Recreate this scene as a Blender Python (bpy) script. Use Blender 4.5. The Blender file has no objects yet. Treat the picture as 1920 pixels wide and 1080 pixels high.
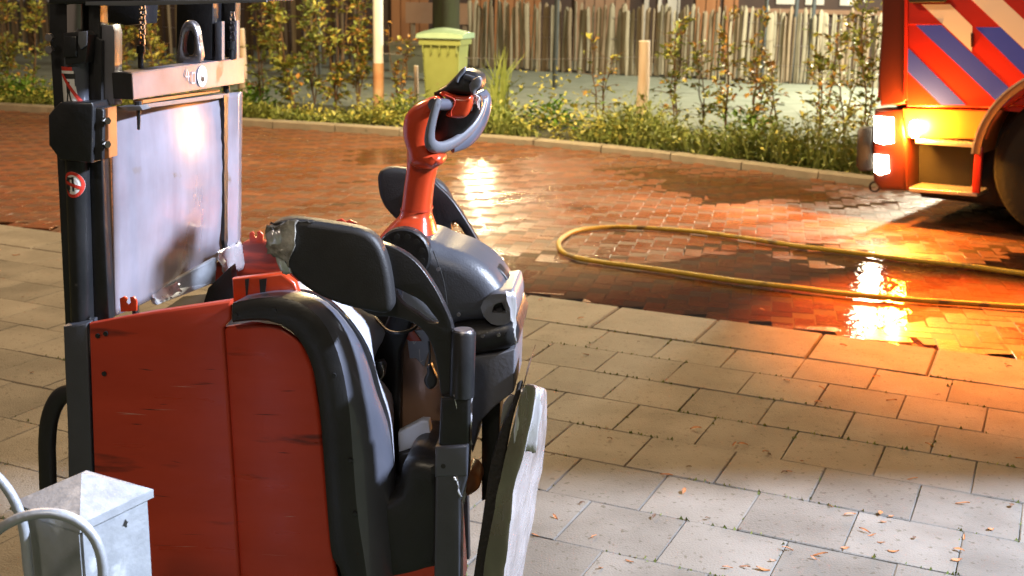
import bpy, bmesh, math, random
from mathutils import Vector, Matrix, noise
random.seed(7)
R = math.radians
scene = bpy.context.scene
COL = scene.collection

# ------------------------------------------------------------------ camera
F, PITCH, ROLL, CAMH = 2200.0, 0.24459, 0.020944, 1.496
cp, sp = math.cos(PITCH), math.sin(PITCH)
FW = Vector((0, cp, -sp))
UP0 = Vector((0, sp, cp)); RT0 = Vector((1, 0, 0))
RT = math.cos(ROLL)*RT0 + math.sin(ROLL)*UP0
UP = -math.sin(ROLL)*RT0 + math.cos(ROLL)*UP0
CAMP = Vector((0, 0, CAMH))
cd = bpy.data.cameras.new('camera'); cam = bpy.data.objects.new('camera', cd); COL.objects.link(cam)
m3 = Matrix((RT, UP, -FW)).transposed()
cam.matrix_world = Matrix.Translation(CAMP) @ m3.to_4x4()
cd.sensor_width = 36; cd.lens = 36*F/1920; cd.clip_start = .05; cd.clip_end = 500
cd.dof.use_dof = True; cd.dof.focus_distance = 2.5; cd.dof.aperture_fstop = 7.5
scene.camera = cam
scene.render.resolution_x, scene.render.resolution_y = 1024, 576
scene.render.engine = 'CYCLES'
scene.view_settings.view_transform = 'Standard'; scene.view_settings.look = 'None'
scene.view_settings.gamma = 1; scene.view_settings.exposure = 0.6

# ------------------------------------------------------------------ night sky
w = bpy.data.worlds.new('World'); scene.world = w; w.use_nodes = True
nt = w.node_tree; bg = nt.nodes['Background']
sky = nt.nodes.new('ShaderNodeTexSky'); sky.sky_type = 'NISHITA'; sky.sun_disc = False
sky.sun_elevation = R(-4); sky.sun_rotation = R(120)
mixc = nt.nodes.new('ShaderNodeMix'); mixc.data_type = 'RGBA'; mixc.inputs[0].default_value = .5
mixc.inputs[7].default_value = (.55, .42, .33, 1)
nt.links.new(sky.outputs[0], mixc.inputs[6]); nt.links.new(mixc.outputs[2], bg.inputs[0])
bg.inputs[1].default_value = .30

# ------------------------------------------------------------------ lamps of the place, with one added fill
def lamp(name, kind, loc, power, color, aim=None, size=.1, **kw):
    l = bpy.data.lights.new(name, kind); o = bpy.data.objects.new(name, l); COL.objects.link(o)
    o.location = loc; l.energy = power; l.color = color
    if kind in ('POINT', 'SPOT'): l.shadow_soft_size = size
    if aim is not None:
        o.rotation_euler = (Vector(aim)).to_track_quat('-Z', 'Y').to_euler()
    for k, v in kw.items(): setattr(l, k, v)
    return o
# cold work floodlight off to the right, cone edge aimed to imitate the shade boundary
lamp('floodlight_lamp', 'SPOT', (3.4, 2.1, 3.4), 2300, (.74, .82, 1.0), aim=(0, -3.4, -1.50), size=.14, spot_size=R(178), spot_blend=.02)
# warm street lamps; the one behind is an added fill
lamp('street_lamp_far', 'POINT', (-1.25, 40, 4.5), 2600, (1, .82, .50), size=.5)
lamp('street_lamp_road', 'POINT', (-3.8, 7.4, 6.0), 1200, (1, .60, .28), size=.25)
lamp('fill_lamp_behind', 'POINT', (-.8, -3.2, 5.2), 300, (1, .84, .62), size=.4)  # added unseen fill, brightens the near side of the stacker
lamp('street_lamp_verge', 'POINT', (-.3, 11.2, 4.0), 1200, (1, .72, .34), size=.3)
lamp('street_lamp_path', 'POINT', (7.6, 18.0, 4.2), 4200, (1, .90, .66), size=.3)

# ------------------------------------------------------------------ materials
def mat(name, base, rough=.6, metal=0, var=None, vscale=8, vmix=.5, bump=0, bscale=60, spec=.5, rvar=0, stretch=None, coat=0, emit=None, estr=0, wear=None, wscale=6, wthr=.62):
    m = bpy.data.materials.new(name); m.use_nodes = True
    n = m.node_tree.nodes; L = m.node_tree.links; b = n['Principled BSDF']
    b.inputs['Base Color'].default_value = (*base, 1); b.inputs['Roughness'].default_value = rough
    b.inputs['Metallic'].default_value = metal; b.inputs['Specular IOR Level'].default_value = spec
    b.inputs['Coat Weight'].default_value = coat; b.inputs['Coat Roughness'].default_value = .08
    tc = n.new('ShaderNodeTexCoord'); co = tc.outputs['Object']
    if stretch:
        mp = n.new('ShaderNodeMapping'); mp.inputs['Scale'].default_value = stretch
        L.new(co, mp.inputs[0]); co = mp.outputs[0]
    def nz(sc, det=4):
        t = n.new('ShaderNodeTexNoise'); t.inputs['Scale'].default_value = sc; t.inputs['Detail'].default_value = det
        L.new(co, t.inputs['Vector']); return t.outputs['Fac']
    def ramp(src, a, c):
        r = n.new('ShaderNodeMapRange'); r.inputs[1].default_value = a; r.inputs[2].default_value = c
        L.new(src, r.inputs[0]); return r.outputs[0]
    cur = None
    if var:
        mx = n.new('ShaderNodeMix'); mx.data_type = 'RGBA'
        mx.inputs[6].default_value = (*base, 1); mx.inputs[7].default_value = (*var, 1)
        f = ramp(nz(vscale, 6), .5-vmix*.5, .5+vmix*.5); L.new(f, mx.inputs[0]); cur = mx.outputs[2]
    if wear:
        mx = n.new('ShaderNodeMix'); mx.data_type = 'RGBA'
        if cur: L.new(cur, mx.inputs[6])
        else: mx.inputs[6].default_value = (*base, 1)
        mx.inputs[7].default_value = (*wear, 1)
        f = ramp(nz(wscale, 8), wthr, wthr+.06); L.new(f, mx.inputs[0]); cur = mx.outputs[2]
    if cur: L.new(cur, b.inputs['Base Color'])
    if rvar:
        r = n.new('ShaderNodeMapRange'); r.inputs[1].default_value = .3; r.inputs[2].default_value = .7
        r.inputs[3].default_value = max(.02, rough-rvar); r.inputs[4].default_value = rough+rvar
        L.new(nz(vscale*2.3), r.inputs[0]); L.new(r.outputs[0], b.inputs['Roughness'])
    if bump:
        bm = n.new('ShaderNodeBump'); bm.inputs['Strength'].default_value = bump; bm.inputs['Distance'].default_value = .01
        L.new(nz(bscale, 5), bm.inputs['Height']); L.new(bm.outputs[0], b.inputs['Normal'])
    if emit:
        b.inputs['Emission Color'].default_value = (*emit, 1); b.inputs['Emission Strength'].default_value = estr
    return m
M = {}
M['red'] = mat('red_paint', (.48, .048, .020), .36, var=(.38, .036, .016), vscale=3, bump=.06, bscale=14, rvar=.12, stretch=(.6, 1, 3.5), wear=(.13, .020, .014), wscale=4, wthr=.60)
M['orange_red'] = mat('orange_red_plastic', (.52, .050, .012), .28, var=(.44, .04, .012), vscale=9, bump=.05, bscale=50, coat=.3, wear=(.28, .10, .05), wscale=14, wthr=.70)
M['scrape'] = mat('dark_scrape', (.07, .018, .012), .6); M['paint_scar'] = mat('pale_scar', (.50, .22, .17), .6)
M['black'] = mat('black_plastic', (.013, .013, .015), .38, var=(.02, .02, .022), vscale=12, bump=.08, bscale=220, rvar=.1)
M['pad'] = mat('black_foam_pad', (.012, .012, .014), .55, var=(.02, .02, .022), vscale=30, bump=.12, bscale=300)
M['gloss'] = mat('glossy_black_cowl', (.06, .066, .088), .38, var=(.085, .09, .115), vscale=7, bump=.03, bscale=40, coat=.5, rvar=.08)
M['dgrey'] = mat('dark_grey_plastic', (.062, .066, .080), .38, var=(.05, .053, .064), vscale=20, bump=.1, bscale=260)
M['grey'] = mat('grey_plastic', (.13, .134, .155), .40, var=(.10, .104, .12), vscale=15, bump=.06, bscale=120)
M['steel_black'] = mat('black_painted_steel', (.010, .011, .013), .33, var=(.022, .022, .024), vscale=14, bump=.1, bscale=60, wear=(.10, .09, .09), wscale=26, wthr=.73)
M['steel'] = mat('worn_steel', (.42, .40, .42), .35, .85, var=(.26, .24, .25), vscale=22, bump=.1, bscale=90, rvar=.12)
M['beam'] = mat('worn_beam_paint', (.25, .26, .31), .34, .5, var=(.17, .16, .18), vscale=12, vmix=.5, bump=.03, bscale=90, stretch=(1, 1, 1), wear=(.10, .09, .10), wscale=11, wthr=.66)
M['chrome'] = mat('chrome', (.75, .72, .68), .12, 1)
M['galv'] = mat('galvanised_steel', (.47, .51, .57), .48, .45, var=(.37, .40, .45), vscale=26, vmix=.5, bump=.10, bscale=110, rvar=.12, wear=(.62, .66, .72), wscale=11, wthr=.60)
M['foil'] = mat('silver_tape_foil', (.80, .80, .85), .22, .6, var=(.52, .50, .54), vscale=8, vmix=.6, bump=.35, bscale=16, rvar=.12, stretch=(1.3, 1, .8))
M['bare'] = mat('brushed_bare_metal', (.50, .42, .36), .22, .95, var=(.26, .21, .18), vscale=9, bump=.2, bscale=30, stretch=(2, 1, .35), rvar=.12)  # brown tint stands in for a warm reflection on the metal
M['cream'] = mat('cream_plastic', (.42, .44, .50), .42, var=(.36, .38, .44), vscale=9, wear=(.16, .17, .22), wscale=22, wthr=.66)
M['orange'] = mat('orange_lit_strip', (.40, .14, .04), .45, var=(.26, .10, .04))  # wheel's own orange; on shoe and strip, orange light put into colour
M['white'] = mat('white_print', (.72, .70, .68), .5)
M['print_red'] = mat('red_print', (.55, .035, .02), .45)
M['print_black'] = mat('black_print', (.02, .02, .02), .5)
M['rubber'] = mat('black_rubber', (.012, .011, .010), .8, var=(.025, .02, .018), vscale=40, bump=.6, bscale=90)
M['ground_reflect'] = mat('brown_reflection_sheet', (.42, .26, .19), .24, .4, var=(.28, .16, .11), vscale=5)  # brown is the reflected ground, painted into the sheet colour
M['tape'] = mat('clear_tape', (.50, .48, .44), .18, var=(.06, .05, .04), vscale=24, vmix=.3, bump=1, bscale=40)

def tile_mat():
    m = mat('concrete_paver', (.178, .17, .155), .78, var=(.13, .122, .108), vscale=5, bump=.35, bscale=160, wear=(.085, .078, .062), wscale=46, wthr=.61)
    n = m.node_tree.nodes; L = m.node_tree.links; b = n['Principled BSDF']
    src = b.inputs['Base Color'].links[0].from_socket
    for nn in n:
        if nn.type == 'TEX_COORD': tc = nn
    oi = n.new('ShaderNodeObjectInfo'); g = n.new('ShaderNodeNewGeometry')
    # world-space noise so pieces differ
    for nn in n:
        if nn.type == 'TEX_NOISE': L.new(g.outputs['Position'], nn.inputs['Vector'])
    st = n.new('ShaderNodeTexNoise'); st.inputs['Scale'].default_value = 3.2; st.inputs['Detail'].default_value = 7; L.new(g.outputs['Position'], st.inputs['Vector'])
    sr = n.new('ShaderNodeMapRange'); sr.inputs[1].default_value = .46; sr.inputs[2].default_value = .60; sr.inputs[3].default_value = 1.0; sr.inputs[4].default_value = .80; L.new(st.outputs['Fac'], sr.inputs[0])
    sm_ = n.new('ShaderNodeMix'); sm_.data_type = 'RGBA'; sm_.blend_type = 'MULTIPLY'; sm_.inputs[0].default_value = 1
    L.new(src, sm_.inputs[6]); L.new(sr.outputs[0], sm_.inputs[7]); src = sm_.outputs[2]
    hsv = n.new('ShaderNodeHueSaturation'); r = n.new('ShaderNodeMapRange'); r.inputs[3].default_value = .78; r.inputs[4].default_value = 1.16
    L.new(oi.outputs['Random'], r.inputs[0]); L.new(r.outputs[0], hsv.inputs['Value']); L.new(src, hsv.inputs['Color']); L.new(hsv.outputs[0], b.inputs['Base Color'])
    return m
M['tile'] = tile_mat()
M['kerb'] = mat('concrete_kerb', (.30, .27, .22), .8, var=(.22, .20, .16), vscale=6, bump=.4, bscale=120, wear=(.14, .13, .10), wscale=20, wthr=.68)
M['joint'] = mat('joint_soil', (.035, .035, .020), .95, var=(.05, .07, .02), vscale=20, bump=.5, bscale=200)

def brick_mat():
    m = bpy.data.materials.new('wet_brick'); m.use_nodes = True
    n = m.node_tree.nodes; L = m.node_tree.links; b = n['Principled BSDF']
    g = n.new('ShaderNodeNewGeometry'); at = n.new('ShaderNodeAttribute'); at.attribute_name = 'tone'
    oi = n.new('ShaderNodeObjectInfo')
    ad = n.new('ShaderNodeMath'); ad.operation = 'ADD'; L.new(at.outputs['Fac'], ad.inputs[0]); L.new(oi.outputs['Random'], ad.inputs[1])
    fr = n.new('ShaderNodeMath'); fr.operation = 'FRACT'; L.new(ad.outputs[0], fr.inputs[0])
    cr = n.new('ShaderNodeValToRGB'); e = cr.color_ramp.elements
    e[0].color = (.20, .078, .034, 1); e[1].color = (.31, .13, .058, 1); x = e.new(.5); x.color = (.25, .092, .038, 1)
    x = e.new(.8); x.color = (.20, .098, .058, 1)
    L.new(fr.outputs[0], cr.inputs[0])
    t = n.new('ShaderNodeTexNoise'); t.inputs['Scale'].default_value = 40; t.inputs['Detail'].default_value = 6; L.new(g.outputs['Position'], t.inputs['Vector'])
    mx = n.new('ShaderNodeMix'); mx.data_type = 'RGBA'; mx.blend_type = 'MULTIPLY'; mx.inputs[0].default_value = .6
    L.new(cr.outputs[0], mx.inputs[6]); L.new(t.outputs['Color'], mx.inputs[7]); 
    br = n.new('ShaderNodeBrightContrast'); br.inputs[1].default_value = .0
    L.new(mx.outputs[2], b.inputs['Base Color'])
    t2 = n.new('ShaderNodeTexNoise'); t2.inputs['Scale'].default_value = 1.3; t2.inputs['Detail'].default_value = 5; L.new(g.outputs['Position'], t2.inputs['Vector'])
    r = n.new('ShaderNodeMapRange'); r.inputs[1].default_value = .40; r.inputs[2].default_value = .62; r.inputs[3].default_value = .20; r.inputs[4].default_value = .52; b.inputs['Specular IOR Level'].default_value = .28
    L.new(t2.outputs['Fac'], r.inputs[0]); L.new(r.outputs[0], b.inputs['Roughness'])
    bm = n.new('ShaderNodeBump'); bm.inputs['Strength'].default_value = .8; bm.inputs['Distance'].default_value = .008
    t3 = n.new('ShaderNodeTexNoise'); t3.inputs['Scale'].default_value = 55; t3.inputs['Detail'].default_value = 3; L.new(g.outputs['Position'], t3.inputs['Vector'])
    L.new(t3.outputs['Fac'], bm.inputs['Height']); L.new(bm.outputs[0], b.inputs['Normal'])
    b.inputs['Coat Weight'].default_value = .10; b.inputs['Coat Roughness'].default_value = .12
    return m
M['brick'] = brick_mat(); M['sand'] = mat('joint_sand', (.08, .038, .020), .6)

def film_mat(name, tint, ior=1.33, rough=.03, bscale=9, bstr=.06):
    m = bpy.data.materials.new(name); m.use_nodes = True
    n = m.node_tree.nodes; L = m.node_tree.links; n.remove(n['Principled BSDF'])
    out = [x for x in n if x.type == 'OUTPUT_MATERIAL'][0]
    tr = n.new('ShaderNodeBsdfTransparent'); tr.inputs[0].default_value = (*tint, 1)
    gl = n.new('ShaderNodeBsdfGlossy'); gl.inputs['Roughness'].default_value = rough
    fr = n.new('ShaderNodeFresnel'); fr.inputs[0].default_value = ior
    g = n.new('ShaderNodeNewGeometry'); t = n.new('ShaderNodeTexNoise'); t.inputs['Scale'].default_value = bscale; L.new(g.outputs['Position'], t.inputs['Vector'])
    bm = n.new('ShaderNodeBump'); bm.inputs['Strength'].default_value = bstr; bm.inputs['Distance'].default_value = .01
    L.new(t.outputs['Fac'], bm.inputs['Height']); L.new(bm.outputs[0], gl.inputs['Normal'])
    mx = n.new('ShaderNodeMixShader'); L.new(fr.outputs[0], mx.inputs[0]); L.new(tr.outputs[0], mx.inputs[1]); L.new(gl.outputs[0], mx.inputs[2])
    L.new(mx.outputs[0], out.inputs[0]); return m
M['water'] = film_mat('rain_water', (.95, .92, .88), 1.27, .05, 26, .35)

def pane_mat():
    m = mat('scratched_clear_plastic', (.40, .39, .47), .22, var=(.29, .275, .33), vscale=7, vmix=.4, bump=.05, bscale=12, coat=1, wear=(.26, .22, .18), wscale=9, wthr=.66)
    n = m.node_tree.nodes; L = m.node_tree.links; b = n['Principled BSDF']; out = [x for x in n if x.type == 'OUTPUT_MATERIAL'][0]
    tr = n.new('ShaderNodeBsdfTransparent'); tr.inputs[0].default_value = (.86, .80, .76, 1)
    tc = n.new('ShaderNodeTexCoord')
    mp = n.new('ShaderNodeMapping'); mp.inputs['Scale'].default_value = (1, 9, 2); mp.inputs['Rotation'].default_value = (.12, 0, 0)
    L.new(tc.outputs['Object'], mp.inputs[0])
    t = n.new('ShaderNodeTexNoise'); t.inputs['Scale'].default_value = 3; t.inputs['Detail'].default_value = 8; L.new(mp.outputs[0], t.inputs['Vector'])
    r = n.new('ShaderNodeMapRange'); r.inputs[1].default_value = .35; r.inputs[2].default_value = .75; r.inputs[3].default_value = .58; r.inputs[4].default_value = .74
    L.new(t.outputs['Fac'], r.inputs[0])
    mx = n.new('ShaderNodeMixShader'); L.new(r.outputs[0], mx.inputs[0]); L.new(tr.outputs[0], mx.inputs[1]); L.new(b.outputs[0], mx.inputs[2])
    L.new(mx.outputs[0], out.inputs[0]); return m
M['pane'] = pane_mat()

# ------------------------------------------------------------------ mesh helpers
def tag(o, label=None, cat=None, group=None, kind=None):
    if label: o['label'] = label
    if cat: o['category'] = cat
    if group: o['group'] = group
    if kind: o['kind'] = kind
    return o
def empty(name, loc, rz=0):
    o = bpy.data.objects.new(name, None); COL.objects.link(o); o.location = loc; o.rotation_euler = (0, 0, rz); o.empty_display_size = .1
    return o
def link(name, me, mt, parent=None, smooth=None):
    o = bpy.data.objects.new(name, me); COL.objects.link(o)
    if mt and not me.materials: me.materials.append(mt)
    if smooth is not None and len(me.polygons):
        me.polygons.foreach_set('use_smooth', [True]*len(me.polygons))
        me.set_sharp_from_angle(angle=smooth)
    if parent: o.parent = parent
    return o
def mesh(name, V, Fc, mt, parent=None, smooth=None, fix=True):
    me = bpy.data.meshes.new(name); me.from_pydata([tuple(v) for v in V], [], Fc)
    if fix:
        bm = bmesh.new(); bm.from_mesh(me); bmesh.ops.recalc_face_normals(bm, faces=bm.faces); bm.to_mesh(me); bm.free()
    me.update()
    return link(name, me, mt, parent, smooth)
BF = [(0, 3, 2, 1), (4, 5, 6, 7), (0, 1, 5, 4), (1, 2, 6, 5), (2, 3, 7, 6), (3, 0, 4, 7)]
def boxvf(x0, x1, y0, y1, z0, z1):
    return [(x0, y0, z0), (x1, y0, z0), (x1, y1, z0), (x0, y1, z0), (x0, y0, z1), (x1, y0, z1), (x1, y1, z1), (x0, y1, z1)], list(BF)
class MB:
    def __init__(s): s.V = []; s.F = []
    def add(s, V, Fc, xf=None):
        k = len(s.V); s.V += [xf(v) if xf else tuple(v) for v in V]; s.F += [tuple(i+k for i in f) for f in Fc]; return s
    def box(s, *a, xf=None): return s.add(*boxvf(*a), xf=xf)
    def tube(s, pts, r, n=10, cap=True):
        return s.add(*tubevf(pts, r, n, cap))
    def build(s, name, mt, parent=None, smooth=None): return mesh(name, s.V, s.F, mt, parent, smooth)
def tubevf(pts, r, n=10, cap=True, flat=1.0):
    P = [Vector(p) for p in pts]; V = []; Fc = []
    rr = r if isinstance(r, (list, tuple)) else [r]*len(P)
    prev = None
    for i, p in enumerate(P):
        d = (P[min(i+1, len(P)-1)]-P[max(i-1, 0)]).normalized()
        if prev is None:
            a = d.cross(Vector((0, 0, 1)))
            if a.length < .1: a = d.cross(Vector((1, 0, 0)))
            a.normalize()
        else:
            a = (prev-d*prev.dot(d)).normalized()
        prev = a; b = d.cross(a)
        for k in range(n):
            t = 2*math.pi*k/n; V.append(p+a*math.cos(t)*rr[i]+b*math.sin(t)*rr[i]*flat)
    for i in range(len(P)-1):
        for k in range(n):
            Fc.append((i*n+k, i*n+(k+1) % n, (i+1)*n+(k+1) % n, (i+1)*n+k))
    if cap:
        Fc.append(tuple(range(n))); Fc.append(tuple((len(P)-1)*n+k for k in range(n)))
    return V, Fc
def catmull(P, per=6, closed=False):
    P = [Vector(p) for p in P]; n = len(P); out = []
    rng = range(n if closed else n-1)
    for i in rng:
        if closed: a, b, c, d = P[(i-1) % n], P[i], P[(i+1) % n], P[(i+2) % n]
        else: a, b, c, d = P[max(i-1, 0)], P[i], P[i+1], P[min(i+2, n-1)]
        for k in range(per):
            t = k/per
            out.append(.5*((2*b)+(c-a)*t+(2*a-5*b+4*c-d)*t*t+(3*b-a-3*c+d)*t*t*t))
    if not closed: out.append(P[-1])
    return out
def resample(P, n):
    L = [0]
    for i in range(1, len(P)): L.append(L[-1]+(P[i]-P[i-1]).length)
    out = []; j = 0
    for k in range(n):
        t = L[-1]*k/(n-1)
        while j < len(P)-2 and L[j+1] < t: j += 1
        s = (t-L[j])/max(1e-9, L[j+1]-L[j]); out.append(P[j].lerp(P[j+1], min(1, s)))
    return out
def grid(rows, name, mt, parent=None, smooth=.9, thick=0):
    n = len(rows[0]); V = [p for r in rows for p in r]; Fc = []
    for i in range(len(rows)-1):
        for k in range(n-1): Fc.append((i*n+k, i*n+k+1, (i+1)*n+k+1, (i+1)*n+k))
    o = mesh(name, V, Fc, mt, parent, smooth, fix=False)
    if thick:
        md = o.modifiers.new('thickness', 'SOLIDIFY'); md.thickness = thick; md.offset = 0
    return o
def ray(u, v): return FW+RT*((u-960)/F)-UP*((v-540)/F)
def gnd(u, v, z=0.0):
    d = ray(u, v); return CAMP+d*((z-CAMH)/d.z)

class Frame:
    """a local frame: origin o, L to the right along the thing, T away from the camera, Z up"""
    def __init__(s, o, ang):
        s.o = Vector(o); s.L = Vector((math.cos(ang), math.sin(ang), 0)); s.T = Vector((-math.sin(ang), math.cos(ang), 0)); s.ang = ang
    def p(s, u, v, t):
        d = ray(u, v); k = ((s.o-CAMP).dot(s.T)+t)/d.dot(s.T); q = CAMP+d*k-s.o
        return Vector((q.dot(s.L), t, q.z))
    def plate(s, name, outs, t0, t1, bev, mt, parent, sm=0, res=2, tr=None):
        """outline(s) at depth t0, given a real thickness up to t1; the first is the outer edge, others are holes"""
        loops = []
        for k, o in enumerate(outs):
            pts = [s.p(u, v, t0) for u, v in o]
            pts = [Vector((q.x, q.z, 0)) for q in pts]
            if sm: pts = catmull(pts, sm, True)
            loops.append(pts)
        cu = bpy.data.curves.new(name, 'CURVE'); cu.dimensions = '2D'; cu.fill_mode = 'BOTH'
        for lp in loops:
            sl = cu.splines.new('POLY'); sl.points.add(len(lp)-1)
            for i, q in enumerate(lp): sl.points[i].co = (q.x, q.y, 0, 1)
            sl.use_cyclic_u = True
        b = min(bev, (t1-t0)*.49)
        cu.extrude = (t1-t0)/2-b; cu.bevel_depth = b; cu.bevel_resolution = res; cu.offset = -b
        ob = bpy.data.objects.new('tmp', cu); COL.objects.link(ob)
        bpy.context.view_layer.update()
        me = bpy.data.meshes.new_from_object(ob.evaluated_get(bpy.context.evaluated_depsgraph_get()))
        bpy.data.objects.remove(ob); me.name = name
        tc = (t0+t1)/2
        me.transform(Matrix(((1, 0, 0, 0), (0, 0, -1, tc), (0, 1, 0, 0), (0, 0, 0, 1))))
        bm = bmesh.new(); bm.from_mesh(me); bmesh.ops.remove_doubles(bm, verts=bm.verts, dist=1e-5); bmesh.ops.recalc_face_normals(bm, faces=bm.faces); bm.to_mesh(me); bm.free()
        me.materials.clear()
        return link(name, me, mt, parent, .75)
    def rect(s, name, u0, v0, u1, v1, t0, t1, mt, parent, bev=.003):
        return s.plate(name, [[(u0, v0), (u1, v0), (u1, v1), (u0, v1)]], t0, t1, bev, mt, parent)
    def tube(s, name, pts, r, mt, parent, sm=5, n=12, flat=1.0):
        P = [s.p(*q) for q in pts]
        if sm: 
            if isinstance(r, (list, tuple)):
                rr = catmull([Vector((x, 0, 0)) for x in r], sm); r = [x.x for x in rr]
            P = catmull(P, sm)
        return mesh(name, *tubevf(P, r, n, flat=flat), mt, parent, .8)

def rz0(x, y): return .007*noise.noise(Vector((x*.55, y*.55, 3.1)))+.004*noise.noise(Vector((x*1.7, y*1.7, 8.3)))-.0065*math.exp(-((x-2.0)/1.6)**2-((y-6.0)/.8)**2)-.004*math.exp(-((x-1.9)/1.0)**2-((y-9.3)/.9)**2)

# ------------------------------------------------------------------ ground, pavement, road
def ST(o): o['kind'] = 'structure'; return o
ST(mesh('ground', [(-60, -20, -.09), (60, -20, -.09), (60, 120, -.09), (-60, 120, -.09)], [(0, 1, 2, 3)], M['joint']))
YAW = -.42609; CO = Vector((.7404, 4.7576, 0))
CD = Vector((math.cos(YAW), math.sin(YAW), 0)); RD = Vector((math.sin(YAW), -math.cos(YAW), 0))
def pav(c, r, z=0): return CO+CD*(c*.3)+RD*(r*.3)+Vector((0, 0, z))
pv = ST(mesh('pavement', [pav(-30, -2.5, -.012), pav(16, -2.5, -.012), pav(16, 22, -.012), pav(-30, 22, -.012)], [(0, 1, 2, 3)], M['joint']))
def project(p):
    d = p-CAMP; z = d.dot(FW)
    if z < .1: return None
    return 960+F*d.dot(RT)/z, 540-F*d.dot(UP)/z, z
def vis(p, m=60):
    q = project(p)
    return q and -m < q[0] < 1920+m and -m < q[1] < 1080+m
def slabvf(w, d, h, b, jit=0):
    V = []; 
    for z, ins in ((-h, 0), (-b, 0), (0, b)):
        for x, y in ((0, 0), (1, 0), (1, 1), (0, 1)):
            V.append(((x-.5)*(w-2*ins)+random.uniform(-jit, jit), (y-.5)*(d-2*ins)+random.uniform(-jit, jit), z))
    Fc = [(8, 9, 10, 11)]
    for k in range(4):
        for l in range(2): Fc.append((l*4+k, l*4+(k+1) % 4, (l+1)*4+(k+1) % 4, (l+1)*4+k))
    return V, Fc
def piece_meshes(name, n, w, d, h, b, mt, jit):
    out = []
    for i in range(n):
        me = bpy.data.meshes.new(name); me.from_pydata(*[slabvf(w, d, h, b, jit)[k] if k == 0 else [] for k in (0,)], [], slabvf(w, d, h, b)[1])
        me.materials.append(mt); out.append(me)
    return out
def stones(name, parent, spots, w, d, h, b, mt, jit, limit=300, nvar=6, tilt=.004, tone=False):
    """spots: (pos, angle); the nearest in view become single pieces, the rest one joined part"""
    spots = [s for s in spots if vis(s[0], 160)]
    spots.sort(key=lambda s: (s[0]-CAMP).length)
    mes = []
    for i in range(nvar):
        V, Fc = slabvf(w, d, h, b, jit); me = bpy.data.meshes.new(name); me.from_pydata(V, [], Fc); me.materials.append(mt); mes.append(me)
        if tone:
            a = me.attributes.new('tone', 'FLOAT', 'POINT'); a.data.foreach_set('value', [i/nvar]*len(V))
    def lay(p):
        if not tone: return Matrix.Identity(3)
        n = Vector((-(rz0(p.x+.05, p.y)-rz0(p.x-.05, p.y))/.1, -(rz0(p.x, p.y+.05)-rz0(p.x, p.y-.05))/.1, 1)).normalized()
        return Vector((0, 0, 1)).rotation_difference(n).to_matrix()
    for p, a in spots[:limit]:
        o = bpy.data.objects.new(name, random.choice(mes)); COL.objects.link(o); o.parent = parent
        from mathutils import Euler
        e_ = Euler((random.uniform(-tilt, tilt), random.uniform(-tilt, tilt), a+random.uniform(-.006, .006)*(1 if tone else .5)))
        o.location = p; o.rotation_euler = (lay(p) @ e_.to_matrix()).to_euler()
    rest = spots[limit:]
    if rest:
        VV = []; FF = []; tt = []
        for p, a in rest:
            V, Fc = slabvf(w, d, h, b, jit); k = len(VV); mt4 = Matrix.Translation(p) @ lay(p).to_4x4() @ Matrix.Rotation(a, 4, 'Z') @ Matrix.Rotation(random.uniform(-tilt, tilt), 4, 'X') @ Matrix.Rotation(random.uniform(-tilt, tilt), 4, 'Y')
            VV += [tuple(mt4 @ Vector(v)) for v in V]; FF += [tuple(x+k for x in f) for f in Fc]; tt += [random.random()]*len(V)
        me = bpy.data.meshes.new(name+'_field'); me.from_pydata(VV, [], FF); me.materials.append(mt)
        at = me.attributes.new('tone', 'FLOAT', 'POINT'); at.data.foreach_set('value', tt)
        o = bpy.data.objects.new(name+'_field', me); COL.objects.link(o); o.parent = parent; o['kind'] = 'stuff'
sp_ = []
for r in range(-1, 14):
    for c in range(-26, 14):
        q = pav(c+.5+(.5 if r % 2 else 0), r+.5, random.uniform(-.0015, .0015)); sp_.append((q, YAW))
stones('paving_tile', pv, sp_, .2975, .2975, .05, .003, M['tile'], .0012, tilt=.006)
kb = ST(mesh('kerb', [pav(-30, -2.47, -.02), pav(16, -2.47, -.02), pav(16, -1, -.02), pav(-30, -1, -.02)], [(0, 1, 2, 3)], M['joint']))
ks = []
for c in range(-20, 10):
    ks.append((CO+CD*(c*.5+.2)+RD*(-1.72*.3)+Vector((0, 0, .001+random.uniform(0, .002))), YAW))
stones('kerb_stone', kb, ks, .493, .43, .08, .007, M['tile'], .002)

# far kerb line (curved)
FK = [(-14, 16.6), (-6.4, 14.55), (-3.12, 13.38), (-.4, 12.40), (1.0, 11.62), (1.95, 10.85), (2.9, 9.98), (5.2, 8.2), (9, 5.6)]
FKc = resample(catmull([Vector((x, y, 0)) for x, y in FK], 10), 34)
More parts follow.
